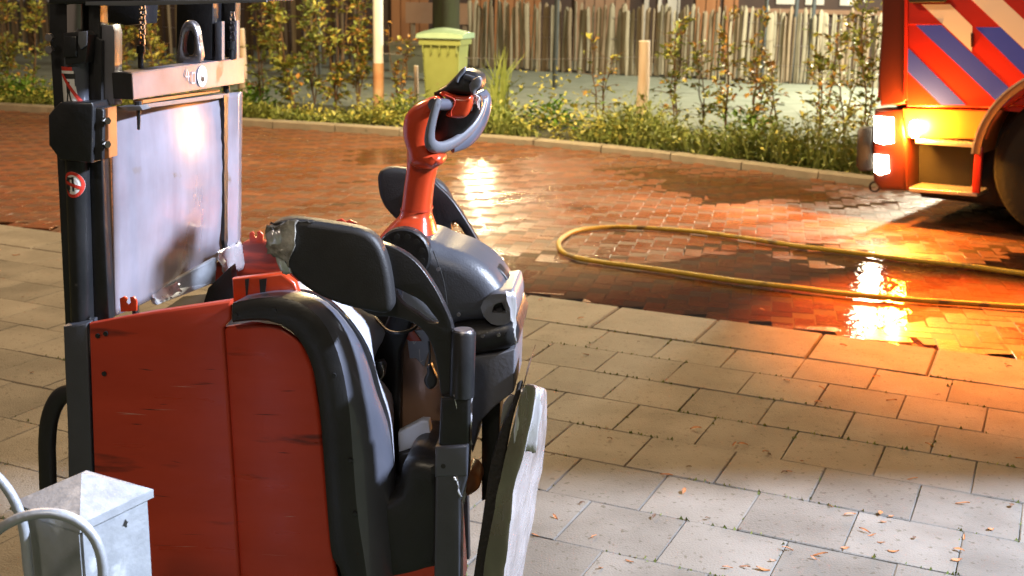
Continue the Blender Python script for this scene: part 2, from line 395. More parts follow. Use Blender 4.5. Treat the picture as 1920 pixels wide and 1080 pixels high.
# road bed
near = [pav(-45, -2.47, -.03), pav(40, -2.47, -.03)]
rd = ST(mesh('road', [near[0], near[1]]+[Vector((p.x, p.y, -.03)) for p in reversed(FKc)], [tuple(range(2+len(FKc)))], M['sand']))
def fky(x):
    for i in range(len(FKc)-1):
        if FKc[i].x <= x <= FKc[i+1].x:
            t = (x-FKc[i].x)/(FKc[i+1].x-FKc[i].x); return FKc[i].y*(1-t)+FKc[i+1].y*t
    return -99
def rz(x, y):
    return rz0(x, y)+random.uniform(-.0004, .0004)
bs = []
B = .105; HB = R(-12)
ca, sa = math.cos(HB), math.sin(HB)
for i in range(-110, 110):
    for j in range(-110, 110):
        # herringbone of 2x1 bricks
        k = (i-j) % 4
        if k == 0: cx, cy, an = i+1, j+.5, 0
        elif k == 3: cx, cy, an = i+.5, j+0, 1
        else: continue
        x, y = cx*B, cy*B
        X = x*ca-y*sa-1; Y = x*sa+y*ca+9.5
        q = Vector((X, Y, 0))
        if (q-CO).dot(RD) > -2.47*.3-.02: continue
        if Y > fky(X)-.06: continue
        q.z = rz(X, Y)-.006
        bs.append((q, HB+(math.pi/2 if an else 0)))
V = []; Fc = []; st = .12; nx = int(20/st); ny = int(13/st)
for j in range(ny+1):
    for i in range(nx+1): X = -10+i*st; Y = 3.8+j*st; V.append((X, Y, rz0(X, Y)-.0078))
for j in range(ny):
    for i in range(nx):
        X = -10+(i+.5)*st; Y = 3.8+(j+.5)*st
        if (Vector((X, Y, 0))-CO).dot(RD) > -2.47*.3-.09 or Y > fky(X)-.12: continue
        a = j*(nx+1)+i; Fc.append((a, a+1, a+nx+2, a+nx+1))
mesh('joint_fill', V, Fc, M['sand'], rd, .9, fix=False)
stones('brick', rd, bs, .2075, .1015, .05, .0035, M['brick'], .0012, tilt=.0022, tone=True)
wt = ST(mesh('puddle', [pav(-14, -2.49, -.0098), pav(11, -2.49, -.0098), (6, 7.6, -.0098), (2.3, 10.4, -.0098), (1.0, 11.5, -.0098), (-.5, 12.3, -.0098), (-5, 13.9, -.0098)], [(0, 1, 2, 3, 4, 5, 6)], M['water']))

fk = ST(mesh('far_kerb', [(p.x, p.y-.02, -.03) for p in FKc]+[(p.x, p.y+.30, -.03) for p in reversed(FKc)], [tuple(range(2*len(FKc)))], M['joint']))
for i in range(len(FKc)-1):
    a, b = FKc[i], FKc[i+1]; d = (b-a).normalized(); n = Vector((-d.y, d.x, 0))
    g = .006; h = .07 if a.x < -1.5 else .055
    a2 = a+d*g; b2 = b-d*g
    base = [a2, b2, b2+n*.16, a2+n*.16]
    V = [Vector((q.x, q.y, -.03)) for q in base]+[Vector((q.x, q.y, h-.012)) for q in base]+[Vector((q.x+n.x*o1, q.y+n.y*o1, h+random.uniform(-.003, .003))) for q, o1 in zip(base, (.014, .014, -.01, -.01))]
    Fc = []
    for k in range(4):
        for l in range(2): Fc.append((l*4+k, l*4+(k+1) % 4, (l+1)*4+(k+1) % 4, (l+1)*4+k))
    Fc.append((8, 9, 10, 11)); mesh('kerb_stone', V, Fc, M['kerb'], fk)
# verge, path and yard behind it
M['soil'] = mat('verge_soil', (.045, .038, .020), .95, var=(.05, .06, .02), vscale=6, bump=1, bscale=25)
M['path'] = mat('pale_gravel_path', (.24, .27, .23), .9, var=(.15, .18, .14), vscale=3, bump=.5, bscale=60, wear=(.12, .13, .08), wscale=5, wthr=.66)
off = lambda p, w, z: (p.x+w*.35, p.y+w*.94, z)
ST(mesh('verge', [off(p, .16, .035) for p in FKc]+[off(p, 2.4, .03) for p in reversed(FKc)], [tuple(range(2*len(FKc)))], M['soil']))
ST(mesh('path', [off(p, 2.2, .02) for p in FKc]+[(30, 34, .02), (-30, 34, .02)], [tuple(range(len(FKc)+2))], M['path']))

# ------------------------------------------------------------------ THE STACKER
mf = Frame((-.4, 2.25, 0), R(-5))
ms = empty('pallet_stacker', mf.o, mf.ang)
tag(ms, 'red and black electric pallet stacker with upright tiller, standing on the grey paving', 'pallet stacker')
P = mf.plate; Q = mf.p

# side panels
P('side_panel', [[(166, 607), (290, 584), (433, 563), (432, 600), (418, 616), (428, 760), (455, 1180), (186, 1180)]], .0, .022, .006, M['red'], ms)
P('side_panel', [[(416, 614), (470, 605), (525, 612), (562, 640), (585, 690), (600, 790), (610, 900), (622, 1030), (650, 1180), (454, 1180)]], .012, .03, .008, M['red'], ms)
P('side_panel', [[(396, 500), (460, 452), (530, 452), (690, 470), (700, 900), (396, 900)]], .60, .63, .004, M['red'], ms)
hook = [(226, 585), (224, 560), (232, 556), (238, 560), (236, 568), (240, 572), (245, 567), (243, 558), (250, 556), (256, 564), (256, 583)]
P('lifting_hook', [hook], .03, .036, .001, M['orange_red'], ms)
P('lifting_hook', [[(468, 456), (467, 437), (473, 434), (477, 438), (476, 443), (480, 445), (483, 441), (481, 435), (487, 433), (493, 440), (493, 457)]], .60, .606, .001, M['red'], ms)
P('lifting_hook', [[(632, 428), (630, 413), (640, 410), (648, 416), (655, 412), (668, 418), (666, 430)]], .62, .628, .001, M['red'], ms)
for u, v in ((184, 629), (199, 625), (196, 700)):
    q = Q(u, v, 0); mesh('bolt_head', *tubevf([q+Vector((0, .002, 0)), q+Vector((0, -.004, 0))], .005, 8), M['steel_black'], ms)

for k in range(26):
    u = random.uniform(190, 585); v = random.uniform(640, 1040); ln = random.uniform(12, 70); dv = random.uniform(-1, 6)
    if u+ln > 595: continue
    tt = -.0004 if u+ln < 412 else (.0116 if u > 430 else None)
    if tt is None: continue
    a, b = Q(u, v, tt), Q(u+ln, v+dv, tt); h = random.uniform(.0003, .0011)
    mesh('scratch', [a, (a+b)/2-Vector((0, 0, h)), b, (a+b)/2+Vector((0, 0, h))], [(0, 1, 2, 3)], M['scrape'] if random.random() < .75 else M['paint_scar'], ms)
# battery cover, chassis core
P('battery_cover', [[(434, 523), (528, 512), (552, 530), (560, 552), (500, 560), (437, 568)]], .05, .075, .006, M['orange_red'], ms)
for a, b in ((459, 467), (486, 500)):
    P('black_stripe', [[(a, 524), (b, 522), (b-3, 552), (a+2, 555)]], .0475, .0485, 0, M['print_black'], ms)
P('chassis', [[(178, 668), (300, 655), (433, 640), (600, 660), (640, 800), (700, 1180), (186, 1180)]], .06, .58, .01, M['steel_black'], ms)

# cowl, lofted from profile curves at growing depth
def curve(pts, t, n=34): return resample(catmull([Q(u, v, t) for u, v in pts], 8), n)
C0 = [(437, 604), (500, 601), (548, 622), (580, 672), (596, 740), (605, 830), (612, 930), (622, 1040), (640, 1075), (655, 1180)]
C1 = [(437, 568), (500, 557), (560, 567), (605, 603), (636, 670), (654, 760), (662, 860), (670, 960), (685, 1060), (700, 1180)]
C2 = [(462, 556), (540, 548), (600, 566), (650, 612), (684, 665), (706, 735), (726, 790), (736, 850), (741, 930), (752, 1180)]
C2b = [(480, 552), (555, 543), (612, 560), (660, 606), (693, 660), (714, 732), (731, 785), (738, 850), (743, 930), (754, 1180)]
grid([curve(C0, .004), curve(C0, -.016), ], 'fender_edge', M['black'], ms)
band = [curve(C0, -.018), curve(C1, -.018)]
mid = [a.lerp(b, .5)+Vector((0, -.006, 0)) for a, b in zip(*band)]
grid([band[0], [a.lerp(b, .12)+Vector((0, -.005, 0)) for a, b in zip(*band)], mid, [a.lerp(b, .88)+Vector((0, -.004, 0)) for a, b in zip(*band)], band[1]], 'fender', M['black'], ms, .6)
c1, c2 = curve(C1, -.018), curve(C2, .10)
rows = []
for k in range(9):
    t = k/8; s = math.sin(t*math.pi)*.018
    rows.append([a.lerp(b, t)+Vector((s, 0, s*.6)) for a, b in zip(c1, c2)])
grid(rows, 'cowl', M['gloss'], ms)
grid([curve(C2, .10), [p+Vector((0, 0, -.008)) for p in curve(C2, .105)], [p+Vector((0, 0, -.004)) for p in curve(C2b, .11)], curve(C2b, .115)], 'cowl_groove', M['black'], ms)
Ca = [(490, 550), (556, 541), (612, 556), (660, 602), (694, 658), (714, 730), (731, 785), (738, 850), (741, 900), (742, 930)]
Cb = [(535, 528), (600, 535), (665, 560), (712, 600), (722, 628), (703, 668), (705, 712), (735, 740), (739, 830), (744, 930)]
ca_, cb_ = curve(Ca, .115), curve(Cb, .27)
grid([[a.lerp(b, k/6)+Vector((0, 0, math.sin(k/6*math.pi)*.010)) for a, b in zip(ca_, cb_)] for k in range(7)], 'inner_cowl', M['cream'], ms)
P('cowl_foot', [[(628, 960), (700, 945), (742, 925), (752, 880), (775, 862), (815, 868), (830, 880), (830, 1050), (800, 1075), (720, 1092), (640, 1085)]], .045, .30, .025, M['black'], ms, sm=4, res=3)
P('chassis_skirt', [[(640, 1070), (835, 1040), (845, 1180), (650, 1180)]], .05, .34, .01, M['red'], ms)

# recess behind: dark inner wall, shiny sheet painted with the brown ground reflection, plug
P('inner_wall', [[(640, 560), (870, 560), (880, 1050), (640, 1050)]], .42, .45, .004, M['black'], ms)
P('recess_wall', [[(700, 660), (742, 560), (775, 600), (752, 660), (748, 900), (735, 900), (730, 740)]], .30, .41, .01, M['black'], ms)
P('motor_cover', [[(746, 600), (790, 596), (832, 640), (846, 860), (748, 860)]], .33, .41, .02, M['ground_reflect'], ms, sm=2)
P('control_panel', [[(762, 622), (800, 618), (806, 650), (795, 688), (780, 672), (768, 672)]], .325, .331, .001, M['cream'], ms)
P('panel_lip', [[(742, 620), (757, 594), (764, 604), (790, 640), (768, 640)]], .318, .324, .001, M['orange_red'], ms)
def strokes(name, segs, t, wpx, mt, parent):
    mb = MB(); 
    for a, b in segs:
        p, q = Q(*a, t), Q(*b, t); d = (q-p).normalized(); n = Vector((-d.z, 0, d.x))*wpx/2
        mb.add([p-n, q-n, q+n, p+n], [(0, 1, 2, 3)])
    return mb.build(name, mt, parent)
strokes('lettering', [((786, 655), (788, 679)), ((788, 679), (794, 675)), ((775, 641), (783, 627)), ((783, 627), (788, 630)), ((788, 630), (776, 645)), ((776, 645), (774, 640))], .3235, .002, M['white'], ms)
P('tool_tray', [[(747, 850), (746, 812), (768, 800), (790, 789), (804, 790), (808, 820), (815, 838), (790, 836), (768, 842)]], .20, .23, .004, M['cream'], ms)
P('recess_floor', [[(745, 850), (768, 846), (818, 842), (822, 905), (745, 925)]], .19, .32, .008, M['black'], ms)
mf.tube('brake_cable', [(695, 588, .26), (712, 605, .23), (728, 620, .2), (750, 624, .18), (775, 617, .2), (790, 600, .24)], .0035, M['black'], ms)
mf.tube('plug_cable', [(804, 640, .2), (806, 668, .2), (803, 690, .2)], .0025, M['black'], ms)
P('charging_plug', [[(794, 714), (800, 700), (799, 688), (807, 684), (812, 696), (819, 712), (817, 724), (809, 731), (800, 728)]], .19, .215, .006, M['black'], ms, sm=3)
P('latch', [[(702, 680), (716, 677), (722, 687), (719, 708), (714, 712), (704, 698)]], .20, .225, .003, M['steel_black'], ms)
mf.tube('latch_wire', [(716, 684, .195), (719, 700, .195), (713, 713, .195)], .0015, M['chrome'], ms)

# arm post
q0 = Q(869, 620, 0)
mesh('hinge_cylinder', *tubevf([q0, q0+Vector((0, 0, -.004)), Q(866, 742, 0)], [.0225, .025, .025], 28), M['steel_black'], ms, .7)
mesh('hinge_cap', *tubevf([q0, q0+Vector((0, 0, .003))], [.0205, .019], 28), M['steel'], ms, .7)
P('post_collar', [[(826, 746), (882, 740), (880, 836), (822, 838)]], -.018, .030, .008, M['steel_black'], ms, res=3)
P('post', [[(817, 836), (880, 832), (876, 900), (864, 940), (862, 1180), (812, 1180)]], -.020, .032, .006, M['dgrey'], ms, res=3)
P('chrome_band', [[(816, 838), (879, 834), (876, 893), (815, 896)]], -.0225, .0345, .006, M['gloss'], ms, res=3)
q = Q(831, 874, -.023); mesh('bolt_hole', *tubevf([q, q+Vector((0, -.0005, 0))], .005, 12), M['print_black'], ms)
def ragged(name, pts, t, amp, mt, n=14, m=8, parent=ms):
    """crumpled film spanned over four corners a,b,c,d = rows"""
    a, b, c, d = [Q(*x) for x in pts]; rows = []
    for i in range(n):
        rw = []
        for k in range(m):
            s, r = i/(n-1), k/(m-1); p = a.lerp(b, s).lerp(d.lerp(c, s), r)
            nz_ = noise.noise_vector(p*38)*amp; e = random.uniform(-.003, .003) if i in (0, n-1) or k in (0, m-1) else 0
            rw.append(p+nz_+Vector((e, 0, e)))
        rows.append(rw)
    return grid(rows, name, mt, parent, .5, .0006)
ragged('tape_strip', [(850, 742, -.022), (884, 735, .0), (884, 838, .006), (872, 836, -.01)], 0, .004, M['foil'])
ragged('tape_strip', [(850, 893, -.026), (878, 885, .0), (872, 945, .0), (862, 930, -.022)], 0, .003, M['foil'])

# near arm and pad
P('side_arm', [[(660, 440), (700, 452), (742, 466), (778, 490), (808, 528), (832, 572), (850, 622), (850, 700), (846, 742), (828, 742), (822, 700), (812, 655), (795, 622), (768, 603), (733, 594), (690, 588), (640, 540)],
               [(737, 540), (758, 548), (792, 566), (812, 590), (822, 603), (816, 606), (803, 603), (782, 588), (752, 568)]], .0, .024, .0022, M['black'], ms, sm=3)
P('arm_pad', [[(503, 432), (517, 415), (550, 411), (610, 419), (668, 429), (698, 444), (716, 470), (728, 510), (735, 560), (734, 580), (722, 589), (690, 585), (640, 573), (590, 552), (552, 524), (524, 492), (504, 458)]], -.050, -.002, .013, M['pad'], ms, sm=4, res=4)
ragged('tape_wrap', [(496, 424, -.053), (562, 411, -.055), (540, 500, -.055), (503, 476, -.053)], 0, .007, M['tape'])
ragged('tape_wrap', [(497, 440, -.055), (520, 428, -.057), (548, 512, -.05), (524, 505, -.05)], 0, .009, M['foil'], 12, 5)
ragged('tape_wrap', [(505, 418, -.05), (590, 414, -.05), (592, 417, -.0), (510, 420, -.0)], 0, .003, M['tape'], 12, 5)
P('slot_backing', [[(755, 545), (800, 562), (826, 590), (820, 606), (780, 600), (752, 575)]], .07, .08, .002, M['cream'], ms)
# far arm and pad
P('side_arm', [[(800, 340), (822, 350), (850, 378), (878, 420), (900, 458), (914, 488), (935, 520), (940, 560), (905, 560), (890, 500), (860, 470), (800, 470)],
               [(846, 419), (853, 417), (864, 428), (882, 458), (893, 482), (880, 478), (856, 450), (848, 436)]], .60, .625, .003, M['black'], ms, sm=3)
P('arm_pad', [[(707, 345), (708, 328), (718, 317), (742, 315), (790, 325), (830, 348), (850, 390), (845, 430), (800, 440), (752, 420), (725, 395), (712, 372)]], .615, .66, .013, M['pad'], ms, sm=4, res=3)

# tiller housing
P('tiller_housing', [[(690, 490), (702, 472), (724, 458), (760, 452), (800, 454), (832, 468), (868, 480), (902, 500), (930, 528), (948, 560), (956, 602), (930, 606), (880, 612), (800, 616), (740, 560)]], .17, .40, .045, M['dgrey'], ms, sm=3, res=6)
q = Q(757, 478, .17)
mesh('pivot_disc', *tubevf([q+Vector((0, .02, 0)), q+Vector((0, -.004, 0)), q+Vector((0, -.008, 0))], [.058, .058, .054], 40), M['black'], ms, .5)
for k in range(12):
    a = k*math.pi/6+.3; c = q+Vector((math.cos(a)*.042, -.0085, math.sin(a)*.042))
    if math.sin(a) > -.6: mesh('bolt_hole', *tubevf([c+Vector((0, .003, 0)), c+Vector((0, -.0006, 0))], .0062, 12), M['print_black'], ms)
q = Q(912, 497, .27); mesh('push_button', *tubevf([q+Vector((0, 0, -.02)), q+Vector((.001, 0, .004)), q+Vector((.001, 0, .006))], [.013, .012, .009], 20), M['grey'], ms, .6)
P('cover_strip', [[(925, 505), (935, 503), (955, 527), (960, 548), (950, 545), (930, 520)]], .26, .31, .004, M['black'], ms, sm=2)
P('key_switch', [[(905, 600), (906, 570), (920, 553), (945, 547), (964, 549), (966, 600), (940, 606)], [(922, 578), (930, 571), (944, 571), (948, 582), (942, 590), (930, 590)]], .150, .36, .022, M['grey'], ms, sm=3, res=4)
ragged('tape_strip', [(945, 547, .14), (968, 549, .15), (968, 650, .15), (962, 605, .14)], 0, .002, M['foil'])
P('swivel_ring', [[(845, 618), (905, 610), (966, 602), (969, 650), (925, 664), (880, 670), (845, 672)]], .150, .42, .03, M['black'], ms, sm=2, res=4)
P('steering_column', [[(868, 672), (930, 664), (966, 653), (963, 735), (925, 765), (900, 792), (886, 850), (879, 830), (876, 740)]], .165, .37, .004, M['grey'], ms, res=2)
P('support_leg', [[(903, 745), (938, 738), (934, 930), (903, 940)]], .22, .30, .004, M['steel_black'], ms)
P('drive_wheel', [[(874, 890), (884, 884), (896, 893), (900, 912), (890, 925), (872, 930)]], .10, .18, .01, M['orange'], ms, sm=3)

mf.tube('housing_seam', [(812, 470, .1695), (830, 520, .1685), (838, 570, .1685), (836, 606, .169)], .0012, M['print_black'], ms, n=6)
for u, v in ((822, 505), (860, 590), (786, 590), (905, 630), (935, 628)):
    q = Q(u, v, .168 if v < 600 else .149); mesh('screw', *tubevf([q+Vector((0, .002, 0)), q+Vector((0, -.0012, 0))], .0042, 10), M['steel'], ms, .5)
for u, v in ((448, 588), (520, 578), (632, 700), (664, 860), (672, 960)):
    q = Q(u-6, v+4, -.026); mesh('screw', *tubevf([q+Vector((0, .004, 0)), q+Vector((0, -.0008, 0))], .0045, 10), M['steel_black'], ms, .5)
# tiller neck: rounded rings
def rings(specs, name, mt, n=24, ex=2.6, tc=.285):
    P_ = []
    rows = []
    for (u, v, hw, ht, tt) in specs:
        c = Q(u, v, tt); r = []
        for k in range(n+1):
            a = 2*math.pi*k/n; x = math.copysign(abs(math.cos(a))**(2/ex), math.cos(a)); y = math.copysign(abs(math.sin(a))**(2/ex), math.sin(a))
            r.append(c+Vector((x*hw, y*ht, 0)))
        rows.append(r)
    cols = [catmull([rows[i][k] for i in range(len(rows))], 4) for k in range(n+1)]
    rows = [[c[i] for c in cols] for i in range(len(cols[0]))]
    return grid(rows, name, mt, ms, .9)
rings([(766, 480, .066, .085, .285), (766, 452, .065, .080, .285), (770, 432, .056, .07, .285), (777, 412, .041, .055, .285), (781, 396, .0325, .043, .285), (786, 350, .0310, .037, .285), (792, 315, .0325, .036, .285), (797, 295, .037, .042, .285), (800, 280, .040, .05, .285), (802, 268, .036, .05, .285)], 'tiller_arm', M['orange_red'], ex=3.2)
rings([(781.5, 392, .0340, .0445, .285), (782, 388, .0335, .044, .285)], 'tiller_collar', M['red'], ex=3.2)
# tiller head
P('handle_shell', [[(768, 312), (760, 285), (753, 262), (752, 238), (758, 216), (776, 197), (802, 185), (818, 184), (824, 196), (814, 222), (806, 252), (804, 274), (812, 286), (826, 294), (826, 310), (800, 320)]], .215, .31, .026, M['orange_red'], ms, sm=4, res=5)
yk = [(824, 187, .205), (818, 200, .200), (811, 225, .198), (806, 250, .20), (808, 270, .21), (824, 277, .24), (850, 268, .29), (878, 246, .35), (897, 220, .39), (906, 196, .41), (907, 178, .42)]
mf.tube('handle_frame', yk, [.0055, .006, .0065, .0075, .009, .0095, .010, .010, .0095, .008, .006], M['grey'], ms, flat=1.5)
mf.tube('handle_frame', [(848, 278, .31), (875, 262, .36), (897, 236, .41), (909, 205, .43), (912, 184, .44), (906, 170, .44)], [.006, .010, .011, .011, .009, .006], M['gloss'], ms, flat=1.8)
P('handle_inner', [[(824, 192), (815, 225), (810, 262), (830, 268), (868, 250), (898, 215), (900, 180), (860, 172)]], .30, .33, .008, M['black'], ms, sm=2)
mf.tube('grip', [(812, 196, .20), (860, 196, .30)], .0125, M['gloss'], ms, sm=3, n=20)
mf.tube('grip', [(868, 195, .32), (906, 178, .42)], .0115, M['gloss'], ms, sm=3, n=20)
P('horn_switch', [[(822, 176), (832, 172), (852, 180), (872, 182), (882, 180), (884, 195), (878, 212), (868, 222), (848, 222), (834, 216), (842, 206), (843, 196), (846, 188), (838, 184)]], .255, .295, .010, M['orange_red'], ms, sm=3, res=4)
mf.tube('switch_seam', [(834, 178, .25), (851, 186, .249), (852, 196, .249), (846, 208, .249), (846, 218, .25)], .0015, M['red'], ms)
P('control_head', [[(812, 184), (820, 170), (835, 160), (850, 146), (862, 134), (876, 132), (898, 140), (903, 152), (900, 168), (884, 178), (850, 176), (828, 180)]], .27, .36, .012, M['black'], ms, sm=3, res=4)
P('thumb_wheel', [[(854, 152), (858, 138), (868, 127), (873, 126), (872, 134), (862, 146), (858, 155)]], .255, .272, .004, M['grey'], ms, sm=3)
P('thumb_wheel', [[(881, 170), (880, 158), (888, 148), (898, 144), (903, 150), (900, 162), (892, 170), (888, 178)]], .250, .272, .004, M['grey'], ms, sm=3)
P('display', [[(868, 146), (872, 139), (890, 144), (886, 154)]], .260, .268, .002, M['dgrey'], ms)
for k in range(7):
    p = [(884+random.uniform(-2, 8), 172+random.uniform(0, 6), .30), (892+random.uniform(-5, 8), 184+random.uniform(-3, 3), .29), (890+random.uniform(-9, 9), 200+random.uniform(-8, 8), .30)]
    mf.tube('loose_wire', p, .0011, M['white'], ms, n=5)

# folded platform at the rear
pl_l = curve([(982, 728), (974, 750), (955, 830), (935, 910), (920, 1000), (905, 1080), (890, 1180)], -.008, 60)
pl_r = curve([(1002, 722), (1006, 742), (990, 820), (970, 900), (958, 980), (946, 1080), (932, 1180)], -.012, 60)
pl_s = curve([(1018, 727), (1026, 745), (1019, 850), (1004, 950), (986, 1050), (974, 1100), (958, 1180)], .36, 60)
rows = []
for k in range(60):
    a_, b_, c_ = pl_l[k], pl_r[k], pl_s[k]; rw = []
    pts = [a_+Vector((0, .3, 0))]+[a_.lerp(b_, x) for x in (0, .12, .3, .5, .7, .88)]+[b_]+[b_.lerp(c_, x) for x in (.02, .06, .12, .25, .4, .55, .7, .85, 1)]
    pts[7] = pts[7]+Vector((-.001, .002, 0))
    for p_ in pts: rw.append(p_+noise.noise_vector(Vector((p_.x*30, p_.y*22, p_.z*14)))*.0045+noise.noise_vector(p_*70)*.0008)
    rows.append(rw)
top_ = [Vector((p_.x*.3+pl_l[0].x*.7, p_.y, p_.z+.002)) for p_ in rows[0]]
rows = [top_]+rows
grid([rw[7:] for rw in rows], 'platform', M['foil'], ms, 1.1)
grid([rw[:8] for rw in rows], 'platform_side', M['bare'], ms, 1.1)
P('platform_rubber', [[(976, 730), (974, 745), (960, 790), (946, 860), (930, 960), (918, 1050), (903, 1180), (880, 1180), (888, 1080), (902, 990), (912, 920), (922, 860), (942, 800), (958, 765), (966, 735)]], .0, .06, .004, M['rubber'], ms, sm=2)
P('hinge_plate', [[(938, 800), (943, 760), (957, 740), (966, 745), (962, 757), (948, 785)]], .03, .04, .001, M['steel'], ms)
ragged('tape_strip', [(977, 728, -.010), (1018, 730, .02), (1004, 850, .0), (962, 840, -.010)], 0, .004, M['foil'])

# ---------------- mast
MBx = M['steel_black']
P('mast_column', [[(92, -160), (130, -160), (131, 120), (134, 330), (146, 612), (122, 612), (108, 330), (92, 60)]], .055, .068, .003, MBx, ms)
P('mast_column', [[(163, -160), (186, -160), (188, 200), (196, 420), (205, 600), (176, 612), (168, 330)]], .05, .09, .003, MBx, ms)
P('mast_web', [[(120, -160), (186, -160), (186, 420), (200, 612), (130, 612)]], .098, .108, .001, M['black'], ms)
P('mast_foot', [[(118, 612), (163, 606), (166, 700), (182, 1180), (132, 1180), (126, 800), (121, 690)]], .0, .09, .004, M['dgrey'], ms)
q = Q(143, 1, .06); cy = lambda name, u0, v0, u1, v1, t, r, mt: mesh(name, *tubevf([Q(u0, v0, t), Q(u1, v1, t)], r, 24), mt, ms, .7)
cy('piston_rod', 140, -160, 142, 70, .045, .0165, M['chrome'])
cy('hydraulic_cylinder', 143, 95, 146, 205, .045, .0235, M['gloss'])
cy('hydraulic_cylinder', 145, 300, 155, 600, .045, .0235, M['steel_black'])
P('cylinder_clamp', [[(118, 62), (158, 58), (166, 66), (160, 118), (122, 122)]], .012, .05, .003, M['black'], ms)
P('cylinder_clamp', [[(120, 68), (143, 68), (143, 106), (118, 108)]], .006, .02, .002, MBx, ms)
P('clamp_ear', [[(147, 60), (163, 58), (163, 84), (151, 92), (146, 80)]], .006, .012, .001, M['grey'], ms)
P('mast_bracket', [[(90, 216), (100, 204), (112, 192), (172, 192), (175, 200), (172, 306), (112, 300), (91, 272)]], -.012, .07, .004, MBx, ms)
P('mast_bracket', [[(166, 202), (190, 202), (194, 208), (192, 300), (168, 302)]], .0, .05, .003, M['black'], ms)
P('guide_shoe', [[(190, 204), (203, 202), (205, 296), (193, 300)]], .01, .05, .002, M['orange'], ms)  # orange light on the shoe is put into its colour
for v in (226, 270):
    q = Q(197, v, .005); mesh('bolt_head', *tubevf([q, q+Vector((.008, -.005, 0))], .0075, 6), M['chrome'], ms, .3)
for v in (70, 93):
    q = Q(95, v, .02); mesh('bolt_head', *tubevf([q, q+Vector((0, -.009, 0))], .008, 6), M['steel'], ms, .3)
P('inner_mast', [[(178, 48), (210, 46), (214, 60), (214, 198), (180, 190)]], .06, .10, .002, M['beam'], ms)
P('inner_mast_edge', [[(174, 66), (190, 76), (190, 200), (178, 205)]], .045, .058, .001, MBx, ms)
# cross head and upper parts
P('cross_head', [[(90, -160), (515, -160), (500, -60), (503, 2), (240, 6), (150, 8), (90, 8)]], .02, .20, .006, M['black'], ms)
P('cross_head_edge', [[(160, 3), (500, -3), (500, 4), (240, 11), (160, 10)]], .012, .018, .001, M['grey'], ms)
P('tilt_block', [[(180, 8), (270, 6), (268, 44), (238, 48), (188, 40)]], .26, .34, .003, M['black'], ms)
P('mast_column', [[(332, -160), (402, -160), (398, 112), (330, 118)]], .44, .50, .003, MBx, ms)
P('mast_column', [[(402, -160), (444, -160), (440, 108), (424, 108), (402, 60)]], .52, .56, .003, M['black'], ms)
P('inner_mast', [[(403, 42), (416, 40), (416, 112), (404, 114)]], .44, .46, .001, M['grey'], ms)
P('inner_mast', [[(432, 40), (444, 38), (444, 110), (434, 112)]], .50, .52, .001, M['beam'], ms)
def chain(u0, v0, u1, v1, t, w):
    a, b = Q(u0, v0, t), Q(u1, v1, t); L_ = (b-a).length; n = int(L_/(w*1.1)); mb = MB()
    for i in range(n):
        c = a.lerp(b, (i+.5)/n); s = w*.5*(1.15 if i % 2 else .8); h = L_/n*.62
        for sx in (-1, 1):
            x0 = c.x+sx*s-.0012
            pr = [(math.cos(k*math.pi/4)*w*.42, math.sin(k*math.pi/4)*h*(1.0 if k % 4 else .9)) for k in range(8)]
            V = [(x0, c.y+px, c.z+pz) for px, pz in pr]+[(x0+.0024, c.y+px, c.z+pz) for px, pz in pr]
            mb.add(V, [tuple(range(8)), tuple(range(8, 16))]+[(k, (k+1) % 8, 8+(k+1) % 8, 8+k) for k in range(8)])
        mb.tube([c+Vector((-s*1.2, 0, h*.5)), c+Vector((s*1.2, 0, h*.5))], w*.26, 8)
    return mb.build('lift_chain', M['steel'], ms)
chain(268, 8, 266, 92, .20, .009); chain(217, 44, 218, 130, .12, .007); chain(388, 38, 388, 112, .46, .008); chain(436, 22, 437, 85, .50, .009)
for u, v0, v1, t in ((264, 86, 128, .20), (434, 78, 112, .50)):
    mesh('chain_anchor', *tubevf([Q(u, v0, t), Q(u, v0+14, t), Q(u, v0+15, t), Q(u, v1, t)], [.009, .009, .006, .006], 14), MBx, ms, .6)
# lifting eye
eye = [(331, 120), (333, 85), (337, 58), (343, 44), (352, 38), (362, 42), (369, 54), (373, 78), (374, 116)]
P('lifting_eye', [eye, [(343, 92), (345, 70), (350, 58), (357, 58), (362, 70), (363, 90), (360, 102), (352, 105), (346, 102)]], .34, .37, .007, M['steel'], ms, sm=3, res=4)
# cross beam running across the machine
def quadbox(name, pts, depth, mt, parent=ms, bev=.002):
    """pts: four (u,v,t) corners of the face looking right; depth: thickness towards the left"""
    A = [Q(*p) for p in pts]; B_ = [a+Vector((-depth, 0, 0)) for a in A]
    bm = bmesh.new(); vs = [bm.verts.new(v) for v in A+B_]
    for f in [(0, 1, 2, 3), (7, 6, 5, 4), (0, 4, 5, 1), (1, 5, 6, 2), (2, 6, 7, 3), (3, 7, 4, 0)]: bm.faces.new([vs[i] for i in f])
    bmesh.ops.recalc_face_normals(bm, faces=bm.faces)
    if bev: bmesh.ops.bevel(bm, geom=list(bm.edges), offset=bev, segments=2, affect='EDGES')
    me = bpy.data.meshes.new(name); bm.to_mesh(me); bm.free()
    return link(name, me, mt, parent, .6)
TA, TB = .06, .56
quadbox('cross_beam', [(247, 136, TA), (459, 108, TB), (459, 155, TB), (250, 187, TA)], .042, M['beam'])
quadbox('beam_end_cap', [(246.5, 138, TA-.003), (247, 137, TA+.001), (250, 186, TA+.001), (249.5, 186, TA-.003)], .040, M['black'], bev=0)
quadbox('orange_lit_strip', [(268, 188, TA+.03), (412, 168, TB-.06), (412, 172, TB-.06), (268, 194, TA+.03)], .02, M['orange'], bev=0)  # strip carries orange lamp light as its colour
quadbox('clamp_rail', [(266, 196, TA+.03), (430, 175, TB-.02), (430, 182, TB-.02), (266, 204, TA+.03)], .02, M['grey'], bev=.001)
